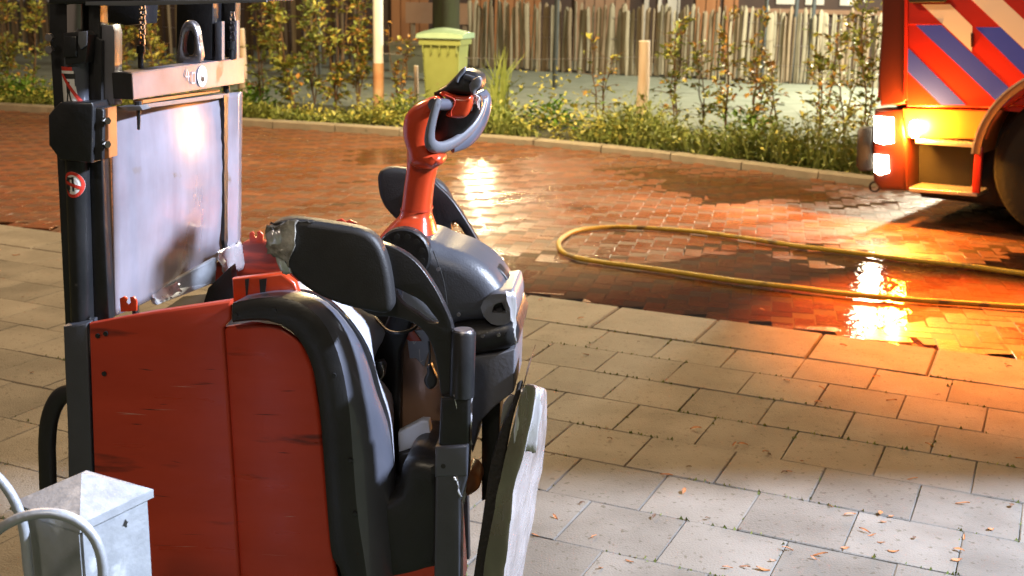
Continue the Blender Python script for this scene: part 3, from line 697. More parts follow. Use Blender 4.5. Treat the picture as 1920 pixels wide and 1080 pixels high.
P('clamp_plate', [[(222, 200), (262, 198), (268, 206), (240, 209)]], .05, .09, .001, M['grey'], ms)
for u, v0, v1, t in ((260, 190, 243, .07), (425, 160, 205, .54)):
    mesh('clamp_bolt', *tubevf([Q(u-1, v0, t), Q(u, v0+12, t), Q(u, v0+13, t), Q(u, v1, t)], [.008, .008, .0045, .003], 10), M['steel_black'], ms, .4)
# round sticker and numerals on the beam face (face runs from TA to TB)
def face(u, v, eps=.0015):
    """point on the beam's right face under pixel (u,v)"""
    a, b, c = Q(247, 136, TA), Q(459, 108, TB), Q(250, 187, TA); n = (b-a).cross(c-a).normalized()
    d = ray(u, v); dl = Vector((d.dot(mf.L), d.dot(mf.T), d.z)); o = CAMP-mf.o; ol = Vector((o.dot(mf.L), o.dot(mf.T), o.z))
    k = (a-ol).dot(n)/dl.dot(n); p = ol+dl*k
    if n.x < 0: n = -n
    return p+n*eps
mesh('round_sticker', [face(378+9*math.cos(a*math.pi/12), 143+20*math.sin(a*math.pi/12)) for a in range(24)], [tuple(range(24))], M['white'], ms)
mesh('sticker_mark', [face(378+x, 147+y, .0025) for x, y in ((-2, -6), (1, -2), (3, -5), (4, 4), (0, 7), (-3, 3))], [tuple(range(6))], M['print_black'], ms)
mb = MB()
for (a, b) in (((350, 130), (347, 144)), ((347, 144), (355, 143)), ((352, 134), (352, 152)), ((359, 137), (365, 136)), ((365, 136), (365, 155)), ((359, 137), (359, 156)), ((359, 156), (365, 155))):
    p, q_ = face(*a), face(*b); d = (q_-p).normalized(); n = d.cross(Vector((1, 0, 0)))*.0016
    mb.add([p-n, q_-n, q_+n, p+n], [(0, 1, 2, 3)])
mb.build('numerals', M['cream'], ms)
# clear guard plate
A = [Q(209, 200, .08), Q(452, 172, .60), Q(449, 470, .60), Q(216, 592, .08)]; rows = []
for j in range(29):
    y = j/28
    rows.append([A[0].lerp(A[1], i/32).lerp(A[3].lerp(A[2], i/32), y)+Vector((.014*math.sin(math.pi*y)*math.sin(math.pi*i/32)**.6+.009*math.sin(2*math.pi*i/32), 0, 0)) for i in range(33)])
grid(rows, 'guard_plate', M['pane'], ms, 1.2, .004)
quadbox('guard_edge', [(452, 172, .60), (455, 172, .607), (452, 470, .607), (449, 470, .60)], .006, M['steel'], bev=0)
q1, q2 = Q(252, 215, .14), Q(262, 590, .14)
def runner(name, u0, v0, u1, v1, t, wd, mt):
    a, b = Q(u0, v0, t), Q(u1, v1, t); mbx = MB(); n = 26
    V = []
    for i in range(n+1):
        c = a.lerp(b, i/n); s = wd*(.8+.5*random.random())
        V += [c+Vector((.0, -s, 0)), c+Vector((.0, s, 0)), c+Vector((-.008, s, 0)), c+Vector((-.008, -s, 0))]
    Fc = []
    for i in range(n):
        for k in range(4): Fc.append((i*4+k, i*4+(k+1) % 4, i*4+4+(k+1) % 4, i*4+4+k))
    return mesh(name, V, Fc, mt, ms)
runner('chain_runner', 247, 212, 258, 590, .165, .010, M['steel_black'])
runner('chain_runner', 424, 178, 424, 470, .52, .012, M['steel_black'])
# lower lip of the guard, taped
quadbox('guard_lip', [(284, 549, .20), (408, 482, .44), (404, 530, .44), (296, 572, .20)], .012, M['galv'])
ragged('tape_strip', [(283, 548, .195), (338, 524, .30), (340, 552, .30), (292, 570, .195)], 0, .003, M['foil'])
ragged('tape_strip', [(404, 474, .43), (452, 452, .60), (456, 505, .60), (420, 512, .44)], 0, .006, M['foil'])
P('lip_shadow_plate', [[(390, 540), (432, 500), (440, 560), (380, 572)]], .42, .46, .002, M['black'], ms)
# wrapped stickers on the cylinder
def wrap(u, v, du, dv, tc, r, eps=.0006):
    c = Q(u, v, tc); k = (Q(u+10, v, tc).x-c.x)/10
    x = max(-r*.98, min(r*.98, du*k)); return Vector((c.x+x, tc-math.sqrt((r+eps)**2-x*x), c.z-dv*k))
def sticker(name, u, v, fn, nu, nv, mt, eps, r=.0235, tc=.045):
    V = []; Fc = []
    for j in range(nv+1):
        for i in range(nu+1):
            du, dv = fn(i/nu, j/nv); V.append(wrap(u, v, du, dv, tc, r, eps))
    for j in range(nv):
        for i in range(nu): a = j*(nu+1)+i; Fc.append((a, a+1, a+nu+2, a+nu+1))
    return mesh(name, V, Fc, mt, ms)
bar = lambda x0, y0, x1, y1, w_: (lambda s, t: (x0+(x1-x0)*t+(s-.5)*w_, y0+(y1-y0)*t))
sticker('warning_sticker', 142, 160, lambda s, t: (-20+40*s, -34+66*t), 12, 4, M['print_red'], .0006)
sticker('warning_sticker', 142, 160, lambda s, t: (-19+38*s, -27+59*t), 12, 4, M['white'], .0010)
sticker('warning_print', 142, 160, bar(-16, -22, 18, 30, 7), 2, 10, M['print_red'], .0018)
sticker('warning_print', 142, 160, lambda s, t: (-12+22*s, -22+9*t), 8, 1, M['print_black'], .0014)
sticker('warning_print', 142, 160, bar(-4, -8, -4, 12, 7), 2, 4, M['print_black'], .0014)
sticker('warning_print', 142, 160, bar(-5, 10, -8, 30, 3), 2, 4, M['print_black'], .0014)
sticker('warning_print', 142, 160, bar(-3, 10, 1, 30, 3), 2, 4, M['print_black'], .0014)
ring = lambda ro, ri, k=1.18: (lambda s, t: ((ri+(ro-ri)*t)*math.cos(s*2*math.pi)-2, (ri+(ro-ri)*t)*k*math.sin(s*2*math.pi)))
sticker('round_warning_sticker', 148, 343, ring(20, 0), 28, 4, M['white'], .0008)
sticker('round_warning_print', 148, 343, ring(20, 15), 28, 2, M['print_red'], .0014)
sticker('round_warning_print', 148, 343, lambda s, t: (-15+28*t, -4+10*t+(s-.5)*6), 1, 8, M['print_red'], .0018)
sticker('round_warning_print', 148, 343, lambda s, t: (-13+6*s, -12+22*t), 3, 4, M['print_black'], .0012)
sticker('round_warning_print', 148, 343, lambda s, t: (-3+4*s, -14+26*t), 3, 4, M['print_black'], .0012)
sticker('round_warning_print', 148, 343, lambda s, t: (-13+12*s, -13+4*t), 3, 2, M['print_black'], .0012)
# guard bar at the left foot
mf.tube('foot_guard', [(135, 735, .10), (112, 745, .10), (96, 775, .10), (89, 820, .10), (90, 900, .10), (100, 1180, .10)], .014, M['black'], ms, n=16, flat=1.4)

# ------------------------------------------------------------------ galvanised pillar and bicycle rack in front
def pillar():
    c = gnd(156, 930, .70); ang = R(62)
    # corners seen: left, near, right
    z1 = gnd(156, 978, 0)
    s = .076
    pr = empty('service_pillar', (c.x, c.y, 0), ang)
    tag(pr, 'galvanised square pillar with pyramid cap, in front of the red stacker panel', 'pillar')
    top = c.z
    bm = bmesh.new(); bmesh.ops.create_cube(bm, size=1)
    for v in bm.verts: v.co = Vector((v.co.x*.142, v.co.y*.142, (v.co.z+.5)*(top-.012)))
    bmesh.ops.bevel(bm, geom=[e for e in bm.edges if abs(e.verts[0].co.z-e.verts[1].co.z) > .1], offset=.004, segments=2, affect='EDGES')
    me = bpy.data.meshes.new('pillar_body'); bm.to_mesh(me); bm.free(); link('pillar_body', me, M['galv'], pr, .5)
    h = .0765
    V = [(-h, -h, top-.014), (h, -h, top-.014), (h, h, top-.014), (-h, h, top-.014), (-h, -h, top), (h, -h, top), (h, h, top), (-h, h, top), (-h*.93, -h*.93, top+.003), (h*.93, -h*.93, top+.003), (h*.93, h*.93, top+.003), (-h*.93, h*.93, top+.003), (0, 0, top+.040)]
    Fc = [(0, 1, 2, 3)]
    for l in (0, 4):
        for k in range(4): Fc.append((l+k, l+(k+1) % 4, l+4+(k+1) % 4, l+4+k))
    for k in range(4): Fc.append((8+k, 8+(k+1) % 4, 12))
    mesh('pillar_cap', V, Fc, M['galv'], pr)
    # red flag handle on the right side, keyhole mark on the front right face
    mb = MB(); mb.box(.0715, .080, .035, .060, top-.075, top-.020); mb.box(.080, .083, .042, .052, top-.062, top-.040); mb.build('red_handle', M['print_red'], pr)
    # the face turned right towards the camera is -Y rotated by 40 deg
    V = [(x*.006+.018, -.0722, top-.038+z*.008) for x, z in ((0, 1), (.5, .3), (1, .2), (.4, -.3), (.3, -1), (-.3, -.4), (-1, -.2), (-.4, .4))]
    mesh('keyhole', V, [tuple(range(8))], M['print_black'], pr)
    return pr
pillar()
rf = Frame((-.6, 1.52, 0), R(6))
rk = empty('bicycle_rack', rf.o, rf.ang); tag(rk, 'galvanised bicycle rack of bent round tubes, before the square pillar', 'bicycle rack')
rf.tube('rack_hoop', [(-60, 1085, .0), (-20, 1010, .0), (30, 974, .0), (85, 962, .0), (135, 972, .0), (172, 1002, .0), (190, 1045, .0), (194, 1100, .0), (196, 1180, .0), (196, 1400, .0)], .0075, M['galv'], rk, n=18)
rf.tube('rack_hoop', [(-160, 850, .16), (-60, 862, .16), (-10, 890, .16), (25, 935, .16), (44, 990, .16), (52, 1060, .16), (56, 1120, .16), (58, 1400, .16)], .0078, M['galv'], rk, n=18)
rf.tube('rack_rail', [(-300, 1420, .0), (240, 1420, .0)], .009, M['galv'], rk, sm=0, n=14)

# ------------------------------------------------------------------ fire hose
hz = [(2050, 530), (1920, 513), (1800, 497), (1700, 486), (1600, 474), (1500, 462), (1400, 447), (1300, 434), (1200, 427), (1130, 427), (1080, 433), (1050, 450), (1050, 468), (1075, 482), (1130, 492), (1200, 501), (1300, 515), (1400, 529), (1500, 541), (1600, 552), (1700, 560), (1800, 567), (1920, 576), (2050, 582)]
hp = [p+Vector((.012*noise.noise(p*2.3), .012*noise.noise(p*2.3+Vector((5, 0, 0))), .002*noise.noise(p*4))) for p in catmull([gnd(u, v, .012) for u, v in hz], 10)]
M['hose'] = mat('yellow_hose', (.50, .36, .02), .42, var=(.36, .26, .03), vscale=40, bump=.5, bscale=150, wear=(.14, .10, .03), wscale=7, wthr=.58)
tag(mesh('fire_hose', *tubevf(hp, [.0148*(1+.10*noise.noise(p*5)) for p in hp], 14), M['hose'], None, .8), 'yellow fire hose laid in a long loop on the wet brick road', 'hose')

# ------------------------------------------------------------------ fire engine
M['tred'] = mat('fire_engine_red', (.50, .022, .012), .28, var=(.42, .02, .01), vscale=3, coat=.4)
M['tred_shade'] = mat('fire_engine_shaded_red', (.055, .009, .006), .35)  # same red darkened, shade of the front corner put into the colour
M['tblue'] = mat('blue_reflective_stripe', (.045, .085, .72), .4)
M['twhite'] = mat('white_reflective_stripe', (.78, .74, .70), .4)
M['tblack'] = mat('engine_black', (.012, .011, .011), .6, bump=.2, bscale=40)
M['tyre'] = mat('tyre', (.005, .005, .005), .85, bump=.4, bscale=30)
M['alu'] = mat('chequer_aluminium', (.55, .52, .48), .35, .8, bump=.5, bscale=70)
M['lampw'] = mat('headlight_glow', (.9, .9, .85), .3, emit=(1, .86, .62), estr=55)
M['lampo'] = mat('indicator_glow', (1, .5, .05), .3, emit=(1, .36, .02), estr=1100)
M['glass'] = mat('dark_window_glass', (.01, .012, .014), .08)
tf = Frame((2.52, 8.15, 0), R(-36))
fe = empty('fire_engine', tf.o, tf.ang); tag(fe, 'red fire engine with blue and white diagonal stripes, lights on, at the right edge', 'fire engine')
TP = tf.plate; TQ = tf.p
zof = lambda u, v: TQ(u, v, 0).z
# body shell: cab outline in the side plane, then a deeper lower hull
a = TQ(1690, 200, 0)
x_l, z_b = TQ(1700, 200, 0).x, TQ(1800, 205, 0).z
def tbox(name, x0, x1, y0, y1, z0, z1, mt, bev=.02):
    bm = bmesh.new(); bmesh.ops.create_cube(bm, size=1)
    for v in bm.verts: v.co = Vector(((x0+x1)/2+v.co.x*(x1-x0), (y0+y1)/2+v.co.y*(y1-y0), (z0+z1)/2+v.co.z*(z1-z0)))
    if bev: bmesh.ops.bevel(bm, geom=list(bm.edges), offset=bev, segments=3, affect='EDGES')
    me = bpy.data.meshes.new(name); bm.to_mesh(me); bm.free(); return link(name, me, mt, fe, .6)
xf_ = TQ(1652, 100, .1).x
TP('cab_side', [[(1702, -10), (2500, -10), (2500, 200), (1990, 165), (1920, 178), (1885, 203), (1700, 200)]], .0, .06, .012, M['tred'], fe)
TP('door', [[(1702, -12), (2500, -12), (2500, -700), (1702, -700)]], .004, .06, .012, M['tred'], fe)
tbox('cab', x_l+.02, 6.5, .07, 2.45, z_b, 2.9, M['tred'], .05)
TP('corner_pillar', [[(1662, -700), (1700, -700), (1698, 195), (1650, 200), (1645, 150), (1652, 60)]], .02, .30, .02, M['tred_shade'], fe, res=4)
tbox('cab_front', xf_-.02, x_l+.05, .12, 2.4, z_b-.02, 2.9, M['tred'], .05)
tbox('windscreen', xf_-.035, xf_-.015, .3, 2.2, 1.65, 2.7, M['glass'], .005)
TP('door_edge', [[(1697, -300), (1703, -300), (1701, 186), (1695, 190)]], -.008, .02, .003, M['tred'], fe)
def stripe(pts, mt): TP('stripe', [pts], -.003, -.0005, 0, mt, fe)
stripe([(1728, 8), (1781, 8), (1823, 49), (1822, 97)], M['twhite'])
stripe([(1717, 47), (1765, 47), (1904, 176), (1879, 200)], M['tblue'])
stripe([(1703, 90), (1811, 197), (1765, 197), (1701, 134)], M['tblue'])
stripe([(1829, 51), (1876, 51), (1990, 160), (1960, 175), (1945, 165)], M['tblue'])
stripe([(1790, -30), (1848, -30), (2020, 130), (2010, 176)], M['twhite'])
TP('panel_lip', [[(1700, 43), (1766, 43), (1766, 46), (1700, 46)]], -.006, .0, .001, M['tred'], fe)
TP('hinge', [[(1820, 62), (1825, 62), (1825, 88), (1820, 88)]], -.012, .0, .002, M['tred_shade'], fe)
TP('side_mirror_arm', [[(1700, -3), (1775, -4), (1770, 4), (1706, 5)]], -.05, -.01, .004, M['tblack'], fe)
# lower hull, steps, bumper
M['tred_glow'] = mat('red_panel_orange_glow', (.58, .17, .04), .35); TP('lower_panel', [[(1692, 203), (1880, 207), (1862, 232), (1848, 262), (1700, 258)]], .03, .09, .01, M['tred_glow'], fe)  # red panel; orange lamp light is mixed into its base colour
TP('step_well', [[(1690, 262), (1850, 270), (1840, 300), (1835, 360), (1690, 352)]], .30, .36, .01, M['tblack'], fe)
for (u0, v0, u1, v1) in ((1716, 262, 1838, 271), (1704, 352, 1832, 362)):
    TP('step', [[(u0, v0), (u1, v1), (u1, v1+7), (u0, v0+7)]], .0, .28, .004, M['alu'], fe)
    mb = MB(); n = 15
    for k in range(n):
        for j in range(6):
            s = (k+.5)/n; p = TQ(u0+(u1-u0)*s, v0+(v1-v0)*s, 0); mb.box(p.x-.009, p.x+.009, .01+j*.045, .03+j*.045, p.z, p.z+.008)
    o = mb.build('step_studs', M['alu'], fe); o['kind'] = 'stuff'
TP('step_strut', [[(1828, 275), (1842, 276), (1836, 362), (1822, 361)]], -.005, .03, .004, M['tred'], fe)
TP('bumper', [[(1638, 205), (1692, 205), (1700, 262), (1700, 358), (1650, 358), (1636, 340), (1634, 270)]], .03, .32, .03, M['tred_shade'], fe, res=4)
tbox('front_bumper', TQ(1636, 300, .1).x, x_l, .34, 2.4, .32, .80, M['tred_shade'], .04)
TP('headlight', [[(1638, 218), (1674, 221), (1675, 268), (1655, 271), (1639, 266)]], .015, .06, .01, M['lampw'], fe)
TP('headlight', [[(1638, 290), (1664, 292), (1666, 324), (1648, 329), (1638, 322)]], .015, .06, .01, M['lampw'], fe)
TP('indicator', [[(1706, 230), (1716, 226), (1722, 240), (1718, 256), (1709, 258), (1704, 245)]], -.02, .03, .006, M['lampo'], fe, sm=2)
TP('mud_flap', [[(1606, 245), (1614, 238), (1636, 238), (1638, 320), (1612, 322), (1604, 312)]], .05, .12, .02, M['tblack'], fe)
mb = MB(); c = TQ(1640, 350, .1); mb.tube([c+Vector((.035*math.cos(k*math.pi/8), 0, .035*math.sin(k*math.pi/8))) for k in range(17)], .008, 8); mb.build('tow_ring', M['tblack'], fe, .8)
# wheel
wc = TQ(2015, 330, .16); wr = .50
wc.z = wr+.0
def wheel(cx, cy):
    V = []; prof = [(-.02, .26), (.0, .30), (-.02, .42), (.0, .48), (.03, .50), (.26, .50), (.30, .46)]
    n = 48; V = []
    for k in range(n):
        a_ = 2*math.pi*k/n
        for y, r_ in prof: V.append((cx+r_*math.cos(a_), cy+y, wr+r_*math.sin(a_)))
    m_ = len(prof); Fc = [(k*m_+i, ((k+1) % n)*m_+i, ((k+1) % n)*m_+i+1, k*m_+i+1) for k in range(n) for i in range(m_-1)]
    wh = mesh('wheel', V, Fc, M['tyre'], fe, .6)
    mesh('rim', *tubevf([(cx, cy+.0, wr), (cx, cy+.05, wr), (cx, cy+.06, wr)], [.27, .25, .08], 32), M['steel'], wh, .5)
wheel(wc.x, .10); wheel(wc.x+3.6, .10)
arch = [(wc.x+.60*math.cos(R(k)), wr+.04+.60*math.sin(R(k))) for k in range(0, 186, 6)]
V = []
for k, (x, z) in enumerate(arch):
    c = Vector((wc.x, 0, wr+.04)); o_ = Vector((x, 0, z)); i_ = c+(o_-c)*.93
    V += [(i_.x, -.02, i_.z), (o_.x, -.02, o_.z), (o_.x, .36, o_.z), (i_.x, .36, i_.z)]
Fc = [(k*4+j, k*4+(j+1) % 4, k*4+4+(j+1) % 4, k*4+4+j) for k in range(len(arch)-1) for j in range(4)]
M['arch'] = mat('orange_lit_wheel_arch', (.30, .15, .06), .5, bump=.2, bscale=50); mesh('wheel_arch', V, Fc, M['arch'], fe, .6)  # orange tint stands in for indicator light on the arch
tbox('rear_body', wc.x+.7, 6.5, .02, 2.45, .45, z_b, M['tred'], .03)
tbox('underbody_light_block', TQ(1720, 300, .4).x, 6.4, .5, 2.0, .13, z_b+.02, M['tblack'], .02)  # set lower than a real underbody to block light passing beneath
V = []
for (x, z) in arch:
    c = Vector((wc.x, 0, wr+.04)); o_ = Vector((x, 0, z))-c
    for f_, y_ in ((1.0, -.024), (1.022, -.024), (1.022, .02), (1.0, .02)): V.append((c.x+o_.x*f_, y_, c.z+o_.z*f_))
mesh('arch_lip', V, Fc, M['alu'], fe, .6)
# lamps of the engine, then an added spot
def wpt(l): return tf.o+tf.L*l.x+tf.T*l.y+Vector((0, 0, l.z))
hl = TQ(1655, 242, .0)
lamp('headlight_lamp', 'SPOT', wpt(hl+Vector((-.12, -.06, 0))), 240, (1, .70, .40), aim=(-.86, .48, -.04), size=.06, spot_size=R(120), spot_blend=.8)
il = TQ(1713, 243, 0)
lamp('indicator_lamp', 'POINT', wpt(il+Vector((0, -.06, 0))), 120, (1, .36, .04), size=.05)
rl = TQ(1760, 60, -.10); lamp('added_orange_pool', 'SPOT', wpt(Vector((rl.x+.35, -.12, 2.75))), 3000, (1, .20, .02), aim=(Vector((2.25, 5.55, 0))-wpt(Vector((rl.x+.35, -.12, 2.75)))), size=.05, spot_size=R(36), spot_blend=.75)  # added unseen spot making an orange light pool on the ground

# ------------------------------------------------------------------ bin, poles, posts
M['bin'] = mat('green_bin_plastic', (.30, .36, .12), .5, var=(.25, .30, .09), vscale=6, bump=.1, wear=(.30, .27, .12), wscale=5, wthr=.64)
M['lid'] = mat('bin_lid_plastic', (.30, .46, .32), .5, var=(.24, .38, .26), vscale=6)
def wbin():
    b = gnd(835, 216, .03); o = empty('wheelie_bin', (b.x, b.y, .03), R(-10)); o.scale = (.80, .9, 1.0); tag(o, 'green wheelie bin with light green lid behind the verge plants', 'wheelie bin')
    k = b.y/2200*1.02; h = .94; w1, w0 = .29, .24
    V = [(-w0, -.25, .03), (w0, -.25, .03), (w0, .22, .03), (-w0, .22, .03), (-w1, -.33, h), (w1, -.33, h), (w1, .33, h), (-w1, .33, h)]
    bm = bmesh.new(); vs = [bm.verts.new(v) for v in V]
    for f in BF: bm.faces.new([vs[i] for i in f])
    bmesh.ops.bevel(bm, geom=list(bm.edges), offset=.025, segments=3, affect='EDGES'); me = bpy.data.meshes.new('body'); bm.to_mesh(me); bm.free()
    link('body', me, M['bin'], o, .6)
    mb = MB(); mb.box(-.32, .32, -.365, .35, h-.075, h-.005); mb.build('rim', M['bin'], o)
    for i in range(5): MB().box(-.27+i*.13, -.255+i*.13, -.362, -.33, h-.17, h-.075).build('rib', M['bin'], o)
    V = []; n = 10
    for i in range(n+1):
        x = -.36+.72*i/n; cz = .05*math.sin(math.pi*i/n)
        V += [(x, -.40, h+.005), (x, -.36, h+.05+cz*.4), (x, .0, h+.075+cz), (x, .36, h+.06+cz*.6), (x, .38, h)]
    Fc = [(i*5+j, i*5+j+1, i*5+6+j, i*5+5+j) for i in range(n) for j in range(4)]+[tuple(range(5)), tuple(n*5+j for j in range(5)), tuple([i*5 for i in range(n+1)]+[i*5+4 for i in range(n, -1, -1)])]
    mesh('lid', V, Fc, M['lid'], o, .5)
    mesh('handle', *tubevf([(-.2, .42, h-.03), (.2, .42, h-.03)], .015, 8), M['lid'], o)
    for sx in (-1, 1): mesh('wheel', *tubevf([(sx*.25, .26, .10), (sx*.30, .26, .10)], .10, 20), M['tyre'], o)
wbin()
def pole_mat():
    m = mat('white_painted_pole', (.80, .85, .92), .4, var=(.62, .62, .60), vscale=4, wear=(.34, .14, .05), wscale=3, wthr=.70); return m
M['polew'] = pole_mat(); M['rust'] = mat('rusty_pole_base', (.62, .42, .26), .5, var=(.42, .18, .08), vscale=5, vmix=.4)
b = gnd(710, 216, .03); pl = empty('white_pole', b); tag(pl, 'white painted steel pole with rust stained foot, left of the green bin', 'pole')
mesh('upper_tube', *tubevf([(0, 0, .62), (0, 0, 4.5)], .062, 20), M['polew'], pl, .6)
mesh('lower_tube', *tubevf([(0, 0, 0), (0, 0, .63)], .066, 20), M['rust'], pl, .6)
M['wood'] = mat('weathered_wood', (.26, .20, .14), .85, var=(.17, .14, .10), vscale=3, bump=.5, bscale=30, stretch=(6, 6, .8))
M['redwood'] = mat('reddish_post_wood', (.62, .52, .44), .8, var=(.46, .32, .22), vscale=4, bump=.5, bscale=30, stretch=(6, 6, .8))
M['cut'] = mat('pale_cut_wood', (.70, .66, .58), .8)
def wpost(u, v, h, r, label, top=True, mt='redwood'):
    b = gnd(u, v, .03); o = empty('wooden_post', b); tag(o, label, 'post')
    mesh('shaft', *tubevf([(0, 0, 0), (r*.2, 0, h*.5), (0, 0, h)], [r*1.05, r, r*.95], 14), M[mt], o, .6)
    mesh('cut_top', *tubevf([(0, 0, h), (0, 0, h+.012)], [r*.95, r*.88], 14), M['cut'], o, .6); return o
wpost(1202, 216, .93, .075, 'stout reddish wooden post with pale cut top, among verge weeds')
wpost(455, 190, .95, .06, 'wooden post seen just right of the stacker mast')
wpost(780, 205, .55, .03, 'thin short wooden stake left of the green bin', mt='redwood')
M['dsteel'] = mat('dark_grey_steel', (.05, .065, .075), .45)
for u, v, lb in ((1040, 165, 'dark steel post before the paling fence, right of the green bin'), (1425, 180, 'dark steel post in front of the fence, left of the fire engine'), (600, 150, 'thin dark steel post behind the leafy saplings')):
    b = gnd(u, v, .02); tag(mesh('steel_post', *tubevf([b, b+Vector((0, 0, 3.4))], .042 if u == 1040 else .03, 12), M['dsteel'], None, .6), lb, 'post')
wa = gnd(700, 216, .03)+Vector((0, 0, .75)); wb = gnd(1202, 216, .03)+Vector((0, 0, .74)); wc2 = gnd(1700, 240, .03)+Vector((0, 0, .72))
wr_ = [wa.lerp(wb, k/8)-Vector((0, 0, .05*math.sin(k/8*math.pi))) for k in range(9)]+[wb.lerp(wc2, k/8)-Vector((0, 0, .04*math.sin(k/8*math.pi))) for k in range(1, 9)]
tag(mesh('fence_wire', *tubevf(wr_, .004, 5), M['steel'], None), 'thin wire strung between pole and wooden post above the weeds', 'wire')

# tree trunk
M['bark'] = mat('dark_bark', (.028, .026, .018), .95, var=(.04, .055, .025), vscale=3, bump=1, bscale=18, stretch=(4, 4, .6))
def trunk(u, v, r, h, label):
    b = gnd(u, v, .02); o = empty('tree', b); tag(o, label, 'tree'); n = 22; V = []; hs = [0, .1, .3, .8, 1.6, 2.6, h]; rs = [1.5, 1.2, 1.06, 1, .97, .92, .6]
    for j, (z, s) in enumerate(zip(hs, rs)):
        for k in range(n):
            a = 2*math.pi*k/n; rr = r*s*(1+.07*math.sin(5*a+j)+.04*noise.noise(Vector((math.cos(a)*2, math.sin(a)*2, z*2)))); V.append((rr*math.cos(a), rr*math.sin(a), z))
    Fc = [(j*n+k, j*n+(k+1) % n, (j+1)*n+(k+1) % n, (j+1)*n+k) for j in range(len(hs)-1) for k in range(n)]
    mesh('trunk', V, Fc, M['bark'], o, .8)
    mesh('limb', *tubevf(catmull([(0, 0, h-.6), (.4, .1, h+.4), (.9, .2, h+1.6), (1.1, .3, h+3)], 4), [.13*r/.2*(1-i/16) for i in range(13)], 10), M['bark'], o, .8)
    mesh('limb', *tubevf(catmull([(0, 0, h-.4), (-.3, .1, h+.6), (-.8, -.2, h+1.8), (-1.3, -.2, h+3)], 4), [.12*r/.2*(1-i/16) for i in range(13)], 10), M['bark'], o, .8)
    VV = []; FF = []
    for k in range(1800):
        c = Vector((random.gauss(0, 1.1), random.gauss(0, .9), h+2.6+random.gauss(0, .8))); s = random.uniform(.04, .08)
        a = Vector((random.gauss(0, 1), random.gauss(0, 1), random.gauss(0, 1))).normalized(); b_ = a.orthogonal().normalized(); kx = len(VV)
        VV += [c-a*s, c+b_*s*.5, c+a*s, c-b_*s*.5]; FF.append((kx, kx+1, kx+2, kx+3))
    mesh('crown', VV, FF, M['leaf0'], o, fix=False)

def leafmat(name, c, c2):
    m = mat(name, c, .55, var=c2, vscale=4, vmix=.3); b = m.node_tree.nodes['Principled BSDF']
    b.inputs['Transmission Weight'].default_value = 0; b.inputs['Subsurface Weight'].default_value = 0
    return m
M['leaf0'] = leafmat('green_leaves', (.12, .17, .03), (.19, .21, .045))
M['leaf1'] = leafmat('yellow_leaves', (.44, .41, .08), (.28, .31, .07))
M['leaf2'] = leafmat('orange_leaves', (.44, .21, .045), (.34, .23, .05))
M['leaf3'] = leafmat('pale_green_leaves', (.27, .34, .09), (.17, .24, .06))
M['stem'] = mat('brown_stems', (.12, .07, .035), .8)
trunk(836, 152, .235, 4.2, 'dark mossy tree trunk behind the green wheelie bin')

# ------------------------------------------------------------------ paling fence
def fence(x0, y0, x1, y1, n, h, mats, label, z0=.05, wr=.045):
    d = Vector((x1-x0, y1-y0, 0)); L_ = d.length; d.normalize()
    o = empty('paling_fence', (x0, y0, 0), math.atan2(d.y, d.x)); tag(o, label, 'fence')
    vs = []
    for i in range(10):
        V, Fc = [], []; nn = 6; wz = wr*random.uniform(.75, 1.2)
        hs = [0, .4, .8, h-.06, h]; 
        for j, z in enumerate(hs):
            s = 1 if j < 4 else .45
            for k in range(nn):
                a = 2*math.pi*k/nn; V.append((wz*s*math.cos(a)+.014*math.sin(z*3+i), wz*.5*s*math.sin(a), z))
        Fc = [(j*nn+k, j*nn+(k+1) % nn, (j+1)*nn+(k+1) % nn, (j+1)*nn+k) for j in range(4) for k in range(nn)]+[tuple(4*nn+k for k in range(nn))]
        me = bpy.data.meshes.new('picket'); me.from_pydata(V, [], Fc); me.materials.append(random.choice(mats)); vs.append(me)
    for i in range(n):
        p = bpy.data.objects.new('picket', random.choice(vs)); COL.objects.link(p); p.parent = o
        p.location = (L_*(i+.5)/n+random.uniform(-.015, .015), random.uniform(-.02, .02), z0+random.uniform(-.05, .03))
        p.rotation_euler = (random.uniform(-.02, .02), random.uniform(-.045, .045), random.uniform(0, 3)); p.scale = (1, 1, random.uniform(.93, 1.05))
    for z in (.25, .7, 1.1):
        P_ = [(L_*k/60, .03*math.sin(k*2.1), z+.01*math.sin(k)) for k in range(61)]; mesh('wire', *tubevf(P_, .005, 5), M['steel'], o)
M['pal1'] = mat('grey_paling', (.26, .24, .18), .85, var=(.16, .15, .11), vscale=4, bump=.4, bscale=20, stretch=(5, 5, .8))
M['pal2'] = mat('brown_paling', (.24, .19, .13), .85, var=(.15, .12, .08), vscale=4, bump=.4, bscale=20, stretch=(5, 5, .8))
M['pal3'] = mat('pale_paling', (.30, .275, .205), .85, var=(.21, .19, .14), vscale=4, bump=.4, bscale=20, stretch=(5, 5, .8))
fence(-.95, 24.6, 7.4, 20.8, 150, 1.29, [M['pal1'], M['pal1'], M['pal2'], M['pal3']], 'rustic fence of irregular split wooden palings between bin and fire engine')
M['dpal'] = mat('dark_paling', (.05, .035, .025), .85, var=(.09, .06, .035), vscale=4, stretch=(5, 5, .8))
fence(-13.5, 27.5, -3.0, 23.6, 80, 1.75, [M['dpal'], M['dpal'], M['pal2']], 'dark brown paling fence behind the left saplings', wr=.055)

